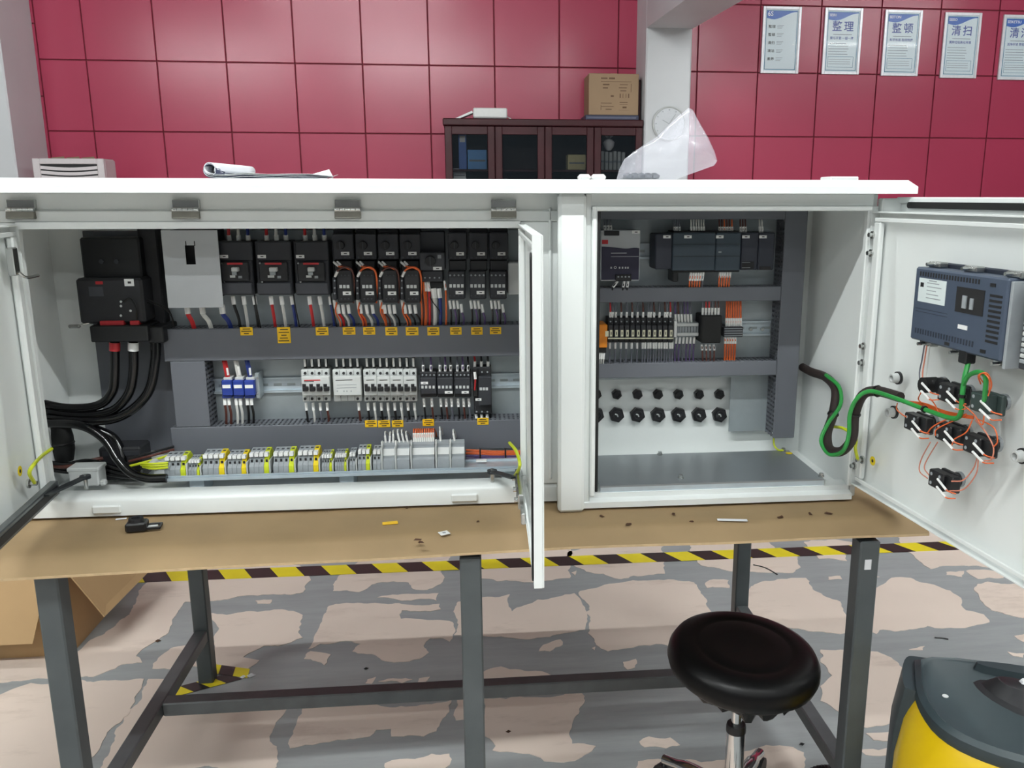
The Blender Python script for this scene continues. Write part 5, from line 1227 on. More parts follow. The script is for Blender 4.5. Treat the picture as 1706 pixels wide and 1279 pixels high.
prof = [(1027, 300), (1031, 284), (1040, 266), (1056, 253), (1076, 240), (1094, 228), (1112, 211), (1130, 194), (1147, 180), (1154, 183), (1164, 202), (1180, 230), (1190, 252), (1195, 268), (1190, 276), (1168, 284), (1146, 292), (1125, 300), (1090, 302), (1055, 302)]
B_ = [aY(u, v, bgY) for u, v in prof]
for p in B_: p.z = max(p.z, RZ + .002)
bgr = root('plastic_bag', 'crumpled clear plastic bag standing on the roof', 'bag', (.40, bgY, RZ))
cen = sum(B_, Vector()) / len(B_); NB = len(B_)
K = 7
def bag_side(s):
    g_ = MB(); rows = []
    for k in range(K):
        f = 1 - k / K; rows.append([])
        for i, p in enumerate(B_):
            q = cen + (p - cen) * f; d = .055 * math.sqrt(max(0, 1 - f * f))
            low = max(0, 1 - (q.z - RZ) / .05)
            d *= (1 - .3 * low); d += .014 * noise.noise(q * 30 + Vector((0, s * 7, 0))) * min(1, k)
            z = q.z + (.004 * noise.noise(q * 45) if k else 0)
            rows[-1].append(Vector((q.x, q.y + s * d, max(z, RZ + .002))))
    vs = [p for r in rows for p in r] + [Vector((cen.x, cen.y + s * .056, cen.z))]
    fs = [(k * NB + i, k * NB + (i + 1) % NB, (k + 1) * NB + (i + 1) % NB, (k + 1) * NB + i) for k in range(K - 1) for i in range(NB)]
    fs += [((K - 1) * NB + i, (K - 1) * NB + (i + 1) % NB, K * NB) for i in range(NB)]
    g_.add(vs, fs); return g_.build('film', FILM, bgr, smooth=True)
bag_side(-1); bag_side(1)
dk = MB(); 
for k in range(5): 
    p = aY(1046 + k * 11, 292 + (k % 2) * 3, bgY); dk.lathe([(.001, -.006), (.010, -.004), (.012, .002), (.004, .007)], (p.x, p.y, RZ + .010), 7)
dk.build('contents', mat('dark_bag_contents', (50, 56, 66), .4), bgr)
for i, (u0, u1) in enumerate(((963, 983), (985, 1008))):
    a, b = aY(u0, 295, 1.75), aY(u1, 295, 1.75); t = root('rounded_block', ('left' if i == 0 else 'right') + ' white rounded plastic block on the roof beside the bag', 'block', ((a.x + b.x) / 2, 1.75, RZ))
    MB().box(a.x, b.x, 1.735, 1.765, RZ, RZ + .0125, .0045).build('shell', WHITE, t, smooth=True); MB().box(a.x + .004, b.x - .004, 1.7335, 1.735, RZ + .002, RZ + .007, .0005).build('lip', LGREY, t)
a, b = aY(1375, 300, 1.9), aY(1421, 300, 1.9)
t = root('white_block', 'flat white block lying on the right end of the roof', 'block', ((a.x + b.x) / 2, 1.9, RZ)); MB().box(a.x, b.x, 1.87, 1.93, RZ, RZ + .0125, .002).build('body', WHITE, t); MB().box(a.x + .004, b.x - .004, 1.868, 1.87, RZ + .003, RZ + .009).build('edge_strip', LGREY, t)

# ================================================================== ON THE CARDBOARD
def onc(u, v): return aZ(u, v, ZC)
p = onc(236, 884)
t = root('contact_block', 'loose black contact block lying on the cardboard', 'switch part', (p.x, p.y, ZC))
Rz = Matrix.Translation((p.x, p.y, ZC)) @ Matrix.Rotation(math.radians(8), 4, 'Z')
MB(Rz).box(-.026, .012, -.015, .015, .002, .020, .003).build('body', BLACK, t)
MB(Rz).lathe([(.008, 0), (.0135, 0), (.0135, .007), (.008, .007), (.008, .001)], (-.008, 0, .020), 16, cap=False).build('ring', BLACKM, t)
for s in (-1, 1): MB(Rz).box(.012, .036, s * .011 - .002, s * .011 + .002, .004, .010, .001).build('fork', BLACK, t)
MB(Rz).box(.033, .037, -.013, .013, .004, .010, .001).build('fork', BLACK, t); MB(Rz).box(.012, .030, -.004, .004, .006, .009, .001).build('spring_tab', LGREY, t)
def flat(name, m, u, v, L, W, ang, h, label, cat):
    p = onc(u, v) if name != 'floor' else aZ(u, v, 0)
    T = Matrix.Translation((p.x, p.y, ZC + .0015)) @ Matrix.Rotation(math.radians(ang), 4, 'Z')
    return tag(MB(T).box(-L / 2, L / 2, -W / 2, W / 2, 0, h, h * .2).build(name, m), label, cat)
flat('loose_label', YLAB, 650, 873, .030, .014, 8, .0012, 'loose yellow label lying on the cardboard', 'label')
lw = flat('button_tag', WHITE, 740, 890, .019, .017, 25, .0016, 'small white square tag with a dark mark on the cardboard', 'label')
p = onc(740, 890); MB(Matrix.Translation((p.x, p.y, ZC + .0031)) @ Matrix.Rotation(.4, 4, 'Z')).box(-.003, .003, -.003, .003, 0, .0003).build('print', MGREY, lw)
flat('paper_strip', PAPER, 1220, 868, .060, .010, -9, .001, 'white paper strip on the cardboard under the right unit', 'paper')
flat('paper_scrap', PAPER, 202, 866, .020, .007, 12, .0008, 'tiny white scrap beside the loose contact block', 'paper')
CRUMB = mat('dark_brown_crumb', (70, 44, 26), .8)
for k, (u, v, L) in enumerate(((696, 901, .016), (700, 911, .012), (702, 918, .014), (796, 871, .007), (678, 848, .008), (1003, 862, .012), (1047, 875, .016), (1122, 858, .014), (1152, 871, .010), (1300, 863, .018), (1350, 858, .014), (1380, 857, .018))):
    p = onc(u, min(v, 905)); d = L
    g_ = MB(Matrix.Translation((p.x, p.y, ZC + .002)) @ Matrix.Rotation(k * 1.1, 4, 'Z'))
    g_.add([(-d / 2, -d / 6, 0), (d / 3, -d / 4, 0), (d / 2, d / 6, 0), (-d / 4, d / 4, 0), (-d / 4, 0, .003), (d / 4, 0, .002)], [(3, 2, 1, 0), (0, 1, 5, 4), (1, 2, 5), (2, 3, 4, 5), (3, 0, 4)])
    tag(g_.build('cardboard_crumb', CRUMB), 'torn brown crumb on the cardboard, ' + ('upper of three at the torn fold', 'middle of three at the torn fold', 'lowest of three at the torn fold', 'small dot left of the centre door', 'speck close to the sill of the left unit', 'first right of the centre door', 'second right of the centre door', 'third right of the centre door', 'just left of the white paper strip', 'first right of the white paper strip', 'second right of the white paper strip', 'last before the right corner')[k], 'scrap', 'torn crumbs on the cardboard sheet')

# ================================================================== BEHIND: CABINET, BOXES, AIR CONDITIONER, CLOCK, POSTERS
MAHO = mat('dark_mahogany', (62, 24, 30), .45, vary=.18, scale=6, spec=.3); MAHOD = mat('darker_mahogany', (38, 18, 24), .5, vary=.15, scale=6, spec=.3)
GLASS = mat('cabinet_glass', (34, 42, 48), .08, alpha=.35, vary=.02)
bcx0, bcx1, bcy, bcz = -.245, 1.54, 7.90, 2.055
bc = root('bookcase', 'dark mahogany bookcase with four glazed doors against the red wall', 'bookcase', (.65, 8.1, 0))
def bp_(n, m, *a, parent=None, b=.004): return MB().box(*a, b).build(n, m, parent or bc)
bp_('back', MAHOD, bcx0, bcx1, 8.29, 8.31, 0, bcz - .06)
for x in (bcx0, bcx1 - .025): bp_('side', MAHO, x, x + .025, bcy + .025, 8.29, 0, bcz - .06)
bp_('cornice', MAHO, bcx0 - .012, bcx1, bcy - .02, 8.31, bcz - .06, bcz, b=.008)
bp_('plinth', MAHO, bcx0 + .025, bcx1 - .025, bcy + .03, 8.29, 0, .08)
for z in (.55, .95, 1.315, 1.60): bp_('shelf', MAHO, bcx0 + .025, bcx1 - .025, bcy + .05, 8.29, z, z + .02, b=.002)
dw = (bcx1 - bcx0) / 4
for k in (1, 2, 3): bp_('partition', MAHO, bcx0 + k * dw - .01, bcx0 + k * dw + .01, bcy + .05, 8.29, .08, bcz - .06, b=.002)
for k in range(4):
    xa, xb = bcx0 + k * dw + .003, bcx0 + (k + 1) * dw - .003
    d_ = bp_('door', MAHO, xa, xa + .062, bcy, bcy + .024, .09, bcz - .065)
    bp_('door_stile', MAHO, xb - .062, xb, bcy, bcy + .024, .09, bcz - .065, parent=d_)
    for z0, z1 in ((bcz - .135, bcz - .065), (.90, .98), (.09, .17)): bp_('door_rail', MAHO, xa + .062, xb - .062, bcy, bcy + .024, z0, z1, parent=d_)
    bp_('glass', GLASS, xa + .062, xb - .062, bcy + .010, bcy + .014, .98, bcz - .135, parent=d_, b=0)
    bp_('wood_panel', MAHO, xa + .062, xb - .062, bcy + .006, bcy + .016, .17, .90, parent=d_, b=0)
    bp_('knob', STEEL, (xb - .03) if k % 2 == 0 else xa + .022, (xb - .022) if k % 2 == 0 else xa + .03, bcy - .02, bcy, 1.15, 1.25, parent=d_, b=.003)
BLB = mat('blue_binder', (92, 128, 200), .5); LBL = mat('light_blue_box', (104, 164, 226), .5)
def item(name, m, u0, u1, v0, v1, y, dep, label, cat, zb=None, group=None, b=.004, spine=None):
    x0, x1, z0, z1 = R4(u0, u1, v0, v1, y)
    if zb is not None: z0 = zb
    t = root(name, label, cat, ((x0 + x1) / 2, y + dep / 2, z0), group)
    MB().box(x0, x1, y, y + dep, z0, z1, b).build('body', m, t)
    if spine: MB().box(x0 + (x1 - x0) * .15, x1 - (x1 - x0) * .15, y - .002, y, z0 + (z1 - z0) * .75, z0 + (z1 - z0) * .92).build('label', spine, t)
    else: MB().box(x0 + (x1 - x0) * .08, x1 - (x1 - x0) * .08, y - .0015, y, z0 + (z1 - z0) * .4, z0 + (z1 - z0) * .5).build('band', mat('grey_band', (120, 130, 140), .6), t)
    return t
s1 = 1.62
item('ring_binder', BLB, 764, 777, 222, 268, 8.0, .22, 'upright blue ring binder behind the first bookcase door', 'binder', s1, spine=WHITE)
item('storage_box', LBL, 779, 811, 250, 268, 8.0, .22, 'light blue box lying beside the binder in the bookcase', 'box', s1)
item('paper_stack', PAPER, 755, 776, 281, 287, 8.02, .2, 'stack of white papers low behind the first bookcase door', 'papers', 1.52)
bp_('shelf', MAHO, bcx0 + .025, bcx1 - .025, bcy + .05, 8.29, 1.50, 1.52, b=.002)
item('book', mat('cream_book', (206, 196, 150), .6), 946, 976, 258, 268, 8.0, .18, 'pile of cream books behind the third bookcase door', 'book', s1)
for k in range(6): item('book', mat('grey_white_book', (176, 182, 182), .6), 1001 + k * 7, 1006.5 + k * 7, 252 + (k % 3), 268, 8.02, .18, 'upright pale book behind the fourth door, ' + ('first', 'second', 'third', 'fourth', 'fifth', 'sixth')[k] + ' from the left', 'book', s1, 'pale books behind the fourth door')
vz = root('white_vase', 'white leafy ornament standing above the pale books', 'ornament', aY(1014, 251, 8.05))
p = aY(1014, 251, 8.05); MB().lathe([(.02, 0), (.045, .03), (.055, .07), (.03, .10)], p, 12).build('vase', PAPER, vz, smooth=True)
for k in range(5):
    a = k * 1.25; MB().add([p + Vector((0, 0, .09)), p + Vector((.05 * math.cos(a), .03 * math.sin(a), .14)), p + Vector((.03 * math.cos(a), .02 * math.sin(a), .19)), p + Vector((.005, .004, .12))], [(0, 1, 2), (0, 2, 3), (0, 3, 1), (1, 3, 2)]).build('leaf', PAPER, vz)
# on top of the bookcase
def bt(u0, u1, v0, v1, y): return R4(u0, u1, v0, v1, y)
t = root('white_appliance', 'white slanted appliance lying on top of the bookcase', 'appliance', (-.03, 8.0, bcz))
x0, x1, z0, z1 = bt(788, 845, 173, 192, 7.98)
MB().box(x0, x1, 7.98, 8.2, bcz + .012, bcz + .10, .01).build('body', WHITE, t); MB().box(x0 + .01, x1 - .02, 7.99, 8.18, bcz, bcz + .012).build('foot', CHAR2, t)
xs = aY(756, 190, 7.98).x
MB().prism([(xs, bcz + .004), (x0 - .01, bcz + .075), (x0 + .0, bcz + .058), (xs + .03, bcz)], 'y', 8.0, 8.16).build('flap', WHITE, t)
MB().tube([(x1, 8.05, bcz + .03), (x1 + .05, 8.05, bcz + .005), (x1 + .10, 8.06, bcz + .004)], .005, 6).build('cord', WHITE, t)
x0, x1, z0, z1 = bt(981, 1064, 123, 189, 7.95)
CBX = mat('carton_board', (160, 134, 106), .75, vary=.04, scale=5)
sb = tag(MB().box(x0 - .03, x1 + .005, 7.94, 8.28, bcz, bcz + .045, .004).build('dark_folder', mat('dark_blue_folder', (48, 52, 78), .5)), 'dark blue flat folder under the printed carton', 'folder')
MB().box(x0 - .02, x1 - .02, 7.938, 7.94, bcz + .014, bcz + .03).build('page_edge', mat('grey_page_edge', (96, 100, 120), .6), sb)
cz0 = bcz + .045
ct = root('printed_carton', 'brown printed carton on top of the bookcase beside the pillar', 'carton', ((x0 + x1) / 2, 8.1, cz0))
MB().box(x0, x1, 7.95, 8.29, cz0, z1, .004).build('box', CBX, ct); MB().box((x0 + x1) / 2 - .03, (x0 + x1) / 2 + .03, 7.955, 8.28, z1, z1 + .001).build('tape', CARD2, ct)
CINK = mat('brown_print', (104, 78, 58), .7)
def cp(a, b, c, d): MB().box(x0 + (x1 - x0) * a, x0 + (x1 - x0) * b, 7.949, 7.95, cz0 + (z1 - cz0) * c, cz0 + (z1 - cz0) * d).build('print', CINK, ct)
for a in ((.24, .37, .87, .90), (.40, .52, .865, .905), (.24, .85, .80, .812), (.28, .41, .72, .75), (.28, .38, .64, .67), (.62, .78, .73, .745), (.60, .76, .65, .67), (.63, .75, .58, .60), (.84, .85, .56, .76), (.44, .50, .44, .48), (.62, .64, .42, .52), (.68, .69, .42, .52), (.74, .75, .42, .52), (.79, .81, .42, .52), (.62, .78, .30, .32), (.62, .78, .26, .27), (.68, .76, .17, .21), (.24, .46, .28, .295), (.24, .50, .20, .215), (.24, .25, .12, .24), (.34, .46, .13, .15), (.60, .82, .12, .125)): cp(*a)
dp = tag(MB().box(x1 + .010, 1.538, 8.02, 8.26, bcz, bcz + .36, .005).build('wooden_board', MAHOD), 'narrow dark wooden panel standing between carton and pillar', 'board')
MB().box(x1 + .012, 1.530, 8.016, 8.02, bcz + .02, bcz + .34).build('edge_band', MAHO, dp)
# clock
p = aY(1114, 207, 7.858)
ck = root('wall_clock', 'round white wall clock on the pillar behind the plastic bag', 'clock', p)
MB().lathe([(.152, 0), (.152, .022), (.140, .028), (.137, .020)], p, 40, axis=(0, -1, 0), cap=False).build('rim', LGREY, ck, smooth=True)
MB().cyl(p, p - Vector((0, .018, 0)), .138, n=40).build('dial', PAPER, ck)
for k in range(12):
    a = k * math.pi / 6; q = p + Vector((.120 * math.sin(a), -.0185, .120 * math.cos(a))); MB().cyl(q, q - Vector((0, .001, 0)), .006, n=6).build('hour_mark', MGREY, ck)
for L, a in ((.07, 5.2), (.10, .6)):
    MB().tube([p - Vector((0, .0205, 0)), p + Vector((L * math.sin(a), -.0205, L * math.cos(a)))], .003, 4, smooth=False).build('hand', MGREY, ck)
MB().cyl(p - Vector((0, .0235, 0)), p - Vector((0, .0245, 0)), .136, n=40).build('glass', mat('clock_glass', (235, 240, 245), .03, alpha=.12), ck)
# air conditioner
ACW = mat('warm_white_plastic', (214, 206, 208), .45, vary=.02)
ac = root('air_conditioner', 'white floor standing air conditioner left of the red wall', 'air conditioner', (-3.32, 7.72, 0))
ax0, ax1, ay, az = -3.602, -3.04, 7.60, 1.684
MB().box(ax0, ax1, ay + .02, ay + .25, 0, az, .015).build('body', ACW, ac)
MB().box(ax0 + .01, ax1 - .01, ay + .005, ay + .02, .15, 1.30, .004).build('front_panel', ACW, ac)
MB().box(ax0, ax0 + .055, ay, ay + .03, 1.30, az, .006).build('outlet_frame', ACW, ac); MB().box(ax1 - .055, ax1, ay, ay + .03, 1.30, az, .006).build('outlet_frame', ACW, ac)
MB().box(ax0 + .055, ax1 - .055, ay, ay + .03, az - .045, az, .006).build('outlet_frame', ACW, ac)
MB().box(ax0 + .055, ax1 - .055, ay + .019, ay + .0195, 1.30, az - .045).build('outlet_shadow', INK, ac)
for k in range(9):
    z = az - .085 - k * .038
    g_ = MB(); rows = []
    for zz in (0, .026):
        rows.append([Vector((ax0 + .055 + (ax1 - ax0 - .11) * i / 10, ay + .012 + (.006 if zz else 0), z + zz - .014 * math.sin(math.pi * i / 10))) for i in range(11)])
    g_.quadgrid(rows); g_.build('louvre', ACW, ac, solid=.004)
for i in range(3):
    q = Vector((ax0 + .12 + i * .12, ay + .1, az)); tag(MB().add([q, q + Vector((.09, .02, .004)), q + Vector((.07, .05, .022)), q + Vector((-.03, .04, .012)), q + Vector((.03, .03, .0))], [(0, 1, 2, 3), (0, 4, 1), (1, 4, 2), (2, 4, 3), (3, 4, 0)]).build('dry_leaf', mat('dry_leaf_brown', (150, 128, 104), .8)), 'crumpled brown scrap on top of the air conditioner, ' + ('left one', 'middle one', 'right one')[i], 'scrap')
# posters
FRM = mat('poster_aluminium', (232, 232, 238), .3, .15); SHT = mat('poster_pale_blue', (222, 236, 243), .3, vary=.03, scale=3); PBL = mat('poster_blue', (24, 92, 190), .3); PTE = mat('poster_teal_line', (40, 112, 148), .4); PCH = mat('poster_dark_blue_ink', (52, 72, 158), .4); PGR = mat('poster_grey_ink', (112, 120, 132), .5); PWH = mat('poster_white_ink', (240, 244, 248), .4)
POST = [(1301, 67.5, '6S', None), (1403, 69.5, 'SEIRI', '整理', '要与不要 一留一弃'), (1502, 72.5, 'SEITON', '整顿', '科学布局 取用快捷'), (1600.5, 76.5, 'SEISO', '清扫', '清除垃圾美化环境'), (1697, 80, 'SEIKETSU', '清洁', '洁净环境 贯彻到底')]
for k, P_ in enumerate(POST):
    c = aY(P_[0], P_[1], WALL_Y - .02); w2, h2 = .186, .298; y = WALL_Y - .007
    lab = ('framed blue and white poster headed 6S on the red wall', 'framed poster headed SEIRI on the red wall', 'framed poster headed SEITON on the red wall', 'framed poster headed SEISO on the red wall', 'framed poster cut by the right edge of the picture')[k]
    t = root('framed_poster', lab, 'poster', (c.x, y, c.z - h2), 'framed posters in a row')
    MB().box(c.x - w2 + .01, c.x + w2 - .01, y - .012, y, c.z - h2 + .01, c.z + h2 - .01).build('sheet', SHT, t)
    for a in ((c.x - w2, c.x - w2 + .026, c.z - h2, c.z + h2), (c.x + w2 - .026, c.x + w2, c.z - h2, c.z + h2)): MB().box(a[0], a[1], y - .022, y, a[2], a[3], .003).build('frame', FRM, t)
    for z in (c.z - h2, c.z + h2 - .026): MB().box(c.x - w2 + .026, c.x + w2 - .026, y - .022, y, z, z + .026, .003).build('frame', FRM, t)
    X0, X1, Z0q, Z1q = c.x - w2 + .034, c.x + w2 - .034, c.z - h2 + .034, c.z + h2 - .034
    for a in ((X0, X0 + .006, Z0q, Z1q), (X1 - .006, X1, Z0q, Z1q), (X0, X1, Z0q, Z0q + .006), (X0, X1, Z1q - .006, Z1q)): MB().box(a[0], a[1], y - .0128, y - .012, a[2], a[3]).build('border_line', PTE, t)
    N = 12; wv = [(X0 + .006, Z1q - .006), (X1 - .006, Z1q - .006)] + [(X1 - .006 + (X0 - X1 + .012) * i / N, Z1q - .012 - .068 * (.5 - .5 * math.cos(math.pi * min(1, i / N * 1.25))) + (.010 * max(0, i / N - .8) * 5)) for i in range(N + 1)]
    MB().prism(wv, 'y', y - .0134, y - .012).build('blue_header', PBL, t)
    text('print', P_[2], .058 if k == 0 else .034, PWH, Tface((X0 + .012, y - .0136, Z1q - (.050 if k == 0 else .042))), t)
    if k == 0:
        for j, s in enumerate(('整理', '整顿', '清扫', '清洁', '素养')):
            text('print', s, .030, INK, Tface((X0 + .025, y - .0126, Z1q - .155 - j * .072)), t, squeeze=1.15)
            for q in range(3): MB().box(X0 + .11, X0 + .175 - .01 * q, y - .0126, y - .012, Z1q - .135 - j * .072 - q * .012, Z1q - .132 - j * .072 - q * .012).build('print', PGR, t)
    else:
        for j in range(2): text('print', P_[3][j], .098, PCH, Tface((X0 + .045 + .115 * j, y - .0126, Z1q - .165)), t)
        MB().box(X0 + .06, X1 - .06, y - .0126, y - .012, Z1q - .205, Z1q - .200).build('print', PGR, t)
        text('print', P_[4], .028, PCH, Tface((X0 + .030, y - .0126, Z1q - .245)), t)
        for q in range(5): MB().box(X0 + .02, X1 - .10 + .008 * (q % 3), y - .0126, y - .012, Z1q - .285 - q * .024, Z1q - .281 - q * .024).build('print', PGR, t)
        for a in ((X0 + .02, X1 - .03, Z0q + .125, Z0q + .128), (X0 + .02, X1 - .03, Z0q + .03, Z0q + .033), (X1 - .033, X1 - .03, Z0q + .03, Z0q + .128), (X0 + .02, X0 + .023, Z0q + .03, Z0q + .128)): MB().box(a[0], a[1], y - .0126, y - .012, a[2], a[3]).build('print', PTE, t)
        for q in range(3): MB().box(X0 + .03, X1 - .06, y - .0126, y - .012, Z0q + .06 + q * .02, Z0q + .063 + q * .02).build('print', PGR, t)
    MB().box(X0, X1, y - .0162, y - .0152, Z0q, Z1q).build('glazing', mat('poster_glazing', (240, 245, 250), .04, alpha=.05), t)

# ================================================================== UNDER AND BESIDE THE TABLE
# open carton
ob = root('open_carton', 'open brown cardboard box with hanging flaps under the left of the table', 'box', (-1.6, 2.72, 0))
bx0, bx1, by0, by1, bh = -2.0, -1.262, 2.513, 2.925, .31
CB2 = mat('box_cardboard', (182, 150, 108), .75, vary=.05, scale=6)
for n_, a in (('front_wall', (bx0, bx1, by0, by0 + .006, 0, bh)), ('rear_wall', (bx0, bx1, by1 - .006, by1, 0, bh)), ('side_wall', (bx0, bx0 + .006, by0 + .006, by1 - .006, 0, bh)), ('side_wall', (bx1 - .006, bx1, by0 + .006, by1 - .006, 0, bh)), ('base', (bx0 + .006, bx1 - .006, by0 + .006, by1 - .006, 0, .006))):
    MB().box(*a).build(n_, CB2, ob)
def flap(pts):
    P = [Vector(p) for p in pts]; n_ = (P[1] - P[0]).cross(P[2] - P[0]).normalized() * .004
    MB().add(P + [p + n_ for p in P], [(3, 2, 1, 0), (4, 5, 6, 7), (0, 1, 5, 4), (1, 2, 6, 5), (2, 3, 7, 6), (3, 0, 4, 7)]).build('flap', CB2, ob)
flap([(bx0, by0 - .002, bh), (bx1 - .02, by0 - .002, bh), (bx1 - .065, by0 - .075, .085), (bx0, by0 - .075, .085)])
flap([(bx1 + .002, by0 + .0, bh), (bx1 + .002, by1, bh), (bx1 + .14, by1 + .01, .13), (bx1 + .105, by0 + .02, .115)])
flap([(bx0, by1 + .002, bh), (bx1, by1 + .002, bh), (bx1, by1 + .19, .20), (bx0, by1 + .19, .20)])
# stool
BV = mat('black_vinyl', (9, 9, 10), .36, vary=.05, spec=.18); CHR = mat('chrome', (214, 214, 214), .12, 1., vary=.02)
st = root('round_stool', 'round black vinyl stool with chrome post in front of the table', 'stool', (.545, 1.60, 0))
sc_ = Vector((.548, 1.592, .40)); ax_ = Vector((.06, -.06, 1)).normalized()
MB().lathe([(.001, .052), (.060, .053), (.095, .056), (.100, .0545), (.105, .0565), (.135, .055), (.150, .048), (.158, .034), (.160, .018), (.155, .002), (.140, -.012), (.115, -.018), (.02, -.018)], sc_, 48, axis=ax_).build('seat', BV, st, smooth=True)
fr_ = MB(); rg = random.Random(4)
ex = ax_.orthogonal().normalized(); ey = ax_.cross(ex)
NF = 64; ring_t = []; ring_b = []
for k in range(NF):
    a = 2 * math.pi * k / NF; dv = ex * math.cos(a) + ey * math.sin(a)
    ring_t.append(sc_ + dv * .136 - ax_ * .010); ring_b.append(sc_ + dv * (.112 + .01 * rg.random()) - ax_ * (.026 + .020 * rg.random() ** 2))
fr_.add(ring_t + ring_b, [(k, (k + 1) % NF, NF + (k + 1) % NF, NF + k) for k in range(NF)]); fr_.build('torn_fabric', BV, st, solid=.002)
MB().cyl(sc_ - ax_ * .03, Vector((.545, 1.60, .34)), .045, .04, 16).build('seat_plate', BLACKM, st)
MB().cyl((.545, 1.60, .36), (.545, 1.60, .245), .0115, n=18).build('piston', CHR, st, smooth=True)
MB().lathe([(.0125, .018), (.020, .018), (.0215, .012), (.0215, 0)], (.545, 1.60, .245), 18).build('collar', BLACK, st, smooth=True)
MB().cyl((.545, 1.60, .252), (.545, 1.60, .07), .0205, n=20).build('column', CHR, st, smooth=True)
for k in range(5):
    a = math.radians(54 + 72 * k); e = Vector((.545 + .20 * math.cos(a), 1.60 + .20 * math.sin(a), .066))
    lg = MB().tube([(.545, 1.60, .085), ((.545 + e.x) / 2, (1.60 + e.y) / 2, .085), tuple(e)], [.018, .016, .012], 10).build('base_leg', CHR, st, smooth=True)
    cs = MB().cyl(e + Vector((-.011 * math.sin(a), .011 * math.cos(a), -.040)), e + Vector((.011 * math.sin(a), -.011 * math.cos(a), -.040)), .026, n=16).build('caster', BLACK, lg, smooth=True)
    MB().cyl(e - Vector((0, 0, .03)), e, .006, n=8).build('caster_stem', CHR, lg)
# vacuum cleaner
VD = mat('dark_green_grey_lid', (44, 56, 60), .42, vary=.05, scale=12); VY = mat('cleaner_yellow', (218, 182, 10), .35, vary=.03, scale=10); VB = mat('cleaner_black', (30, 31, 34), .5)
A_ = Vector((.945, 1.589, 0)); E1 = Vector((.906, -.423, 0)); E2 = Vector((-.423, -.906, 0))
vc = root('vacuum_cleaner', 'yellow and dark grey vacuum cleaner at the right foot of the picture', 'vacuum cleaner', (1.08, 1.37, 0))
def VL(a, b, z): return A_ + E1 * a + E2 * b + Vector((0, 0, z))
def smoothc(pts, n=4):
    for _ in range(2):
        q = []
        for i, p in enumerate(pts):
            r = pts[(i + 1) % len(pts)]; q += [(p[0] * .75 + r[0] * .25, p[1] * .75 + r[1] * .25), (p[0] * .25 + r[0] * .75, p[1] * .25 + r[1] * .75)]
        pts = q
    return pts
def loft(name, m, rings, parent, cap=True):
    g_ = MB(); n = len(rings[0][0]); vs = [VL(a, b, z if not callable(z) else z(a, b)) for o_, z in rings for a, b in o_]
    fs = [(j * n + i, j * n + (i + 1) % n, (j + 1) * n + (i + 1) % n, (j + 1) * n + i) for j in range(len(rings) - 1) for i in range(n)]
    fs += [tuple(reversed(range(n))), tuple(range((len(rings) - 1) * n, len(rings) * n))]
    g_.add(vs, fs); return g_.build(name, m, parent, smooth=True)
def grow(o_, k, c=(.19, .15)): return [(c[0] + (a - c[0]) * k, c[1] + (b - c[1]) * k) for a, b in o_]
lid_o = smoothc([(-.012, -.01), (-.016, .10), (-.014, .19), (.02, .28), (.10, .325), (.20, .335), (.32, .30), (.39, .2), (.40, .08), (.39, -.01)])
tank_o = smoothc([(-.03, .06), (-.045, .16), (-.04, .23), (.0, .31), (.09, .36), (.20, .37), (.33, .33), (.41, .22), (.42, .08), (.40, .05)])
loft('tank', VY, [(grow(tank_o, .97), .07), (grow(tank_o, 1.03), .10), (grow(tank_o, 1.02), .26), (grow(tank_o, .97), .34), (grow(lid_o, .995), .392)], vc)
rear_o = smoothc([(-.02, -.01), (-.05, .0), (-.06, .10), (-.05, .165), (.40, .16), (.45, .08), (.44, .0), (.41, -.01)])
loft('rear_housing', VD, [(grow(rear_o, 1.0, (.19, .07)), .06), (grow(rear_o, .99, (.19, .07)), .30), (grow(rear_o, .93, (.19, .07)), .405)], vc)
ld = loft('lid', VD, [(grow(lid_o, 1.0), .388), (grow(lid_o, 1.015), .394), (grow(lid_o, 1.005), .412), (grow(lid_o, .95), .420), (grow(lid_o, .93), .4165)], vc)
loft('handle_bridge', VD, [(smoothc([(.10, .01), (.10, .055), (.40, .055), (.40, .01)]), .416), (smoothc([(.105, .015), (.105, .05), (.39, .05), (.39, .015)]), .432)], ld)
loft('handle_well', VB, [(smoothc([(.085, .06), (.105, .14), (.19, .205), (.27, .15), (.36, .14), (.36, .06)]), .4166), (smoothc([(.09, .064), (.11, .138), (.19, .196), (.262, .146), (.35, .136), (.35, .064)]), .4185)], ld)
loft('hose_socket', VB, [(smoothc([(.10, .07), (.12, .13), (.19, .18), (.25, .14), (.25, .075)]), .4186), (smoothc([(.13, .085), (.14, .12), (.18, .14), (.21, .12), (.21, .09)]), .440)], ld)
q = VL(.185, .10, .441); MB().lathe([(.001, .006), (.010, .004), (.013, 0)], q, 7).build('white_scrap', PAPER, ld)
q = VL(.035, .165, .4175); MB().cyl(q, q + Vector((0, 0, .0015)), .006, n=10).build('badge', LGREY, ld)
MB().box(.885, .900, 1.49, 1.53, .345, .385, .002).build('latch', mat('rust_red_latch', (120, 60, 44), .5), vc)
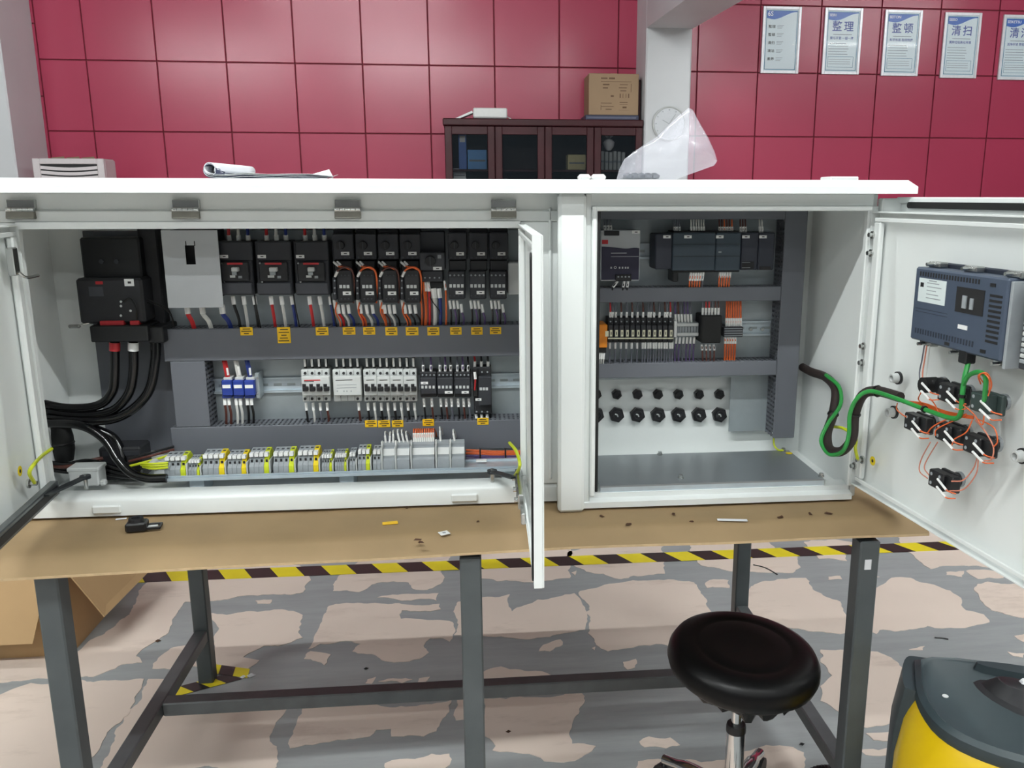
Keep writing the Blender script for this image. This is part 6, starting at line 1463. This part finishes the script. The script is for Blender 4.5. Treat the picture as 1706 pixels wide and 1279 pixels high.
for a, b in ((-.065, .10), (.44, .10), (.02, .36), (.36, .34)):
    q = VL(a, b, .045); MB().cyl(q - E1 * .016, q + E1 * .016, .045, n=20).build('wheel', VB, vc, smooth=True)
hz = [VL(.10, .36, .12), VL(.02, .42, .06), aZ(1440, 1330, .035), aZ(1375, 1296, .035), aZ(1330, 1330, .035), aZ(1250, 1400, .035)]
hg = MB(); hg.tube(hz, [.030, .0265] * 60, 12, sub=26); hg.build('hose', VB, vc, smooth=False)
loft('chassis', VB, [(grow(tank_o, .92), .035), (grow(tank_o, .96), .07)], vc)
# tape around the rear left foot, cable ties and scraps on the floor
hazard('hazard_tape', 'short striped tape in front of the rear left table foot', (-.90, 2.262), (-.74, 2.335), .05, 4, .03)
hazard('hazard_tape', 'short striped tape beside the rear left table foot', (-.835, 2.40), (-.70, 2.355), .045, 3, .02, .0030)
def tie(pts, label):
    tag(MB().tube([aZ(u, v, .003) for u, v in pts], .0022, 6).build('cable_tie', W_BLK, smooth=True), label, 'cable tie')
tie([(1255, 941), (1275, 946), (1295, 957)], 'black cable tie on the floor right of the rear table leg')
tie([(1557, 1062), (1570, 1063), (1580, 1065)], 'short black scrap on the floor above the vacuum cleaner')
for k, (u, v, s) in enumerate(((610, 1114, .008), (418, 1126, .014), (263, 1068, .010), (1336, 1240, .008), (847, 1219, .008), (405, 1128, .01))):
    q = aZ(u, v, .002); m = (W_BLK, PAPER, CRUMB, W_BLK, CRUMB, PAPER)[k]
    tag(MB().add([q + Vector((-s, 0, 0)), q + Vector((0, -s * .7, 0)), q + Vector((s, .2 * s, 0)), q + Vector((0, s, 0)), q + Vector((0, 0, s * .6))], [(3, 2, 1, 0), (0, 1, 4), (1, 2, 4), (2, 3, 4), (3, 0, 4)]).build('floor_scrap', m),
        ('black speck on the grey floor below the hanging centre door', 'crumpled white scrap near the striped foot tape', 'brown speck on the floor beside the open carton', 'black speck on the floor right of the stool', 'brown speck on the pale floor paint beside the middle leg', 'tiny white scrap left of the crumpled one')[k], 'scrap')
tp = tag(MB().box(.775, .789, 1.5375, 1.5389, .64, .662, .0003).build('paper_sticker', PAPER), 'small white sticker on the right front table leg', 'sticker')
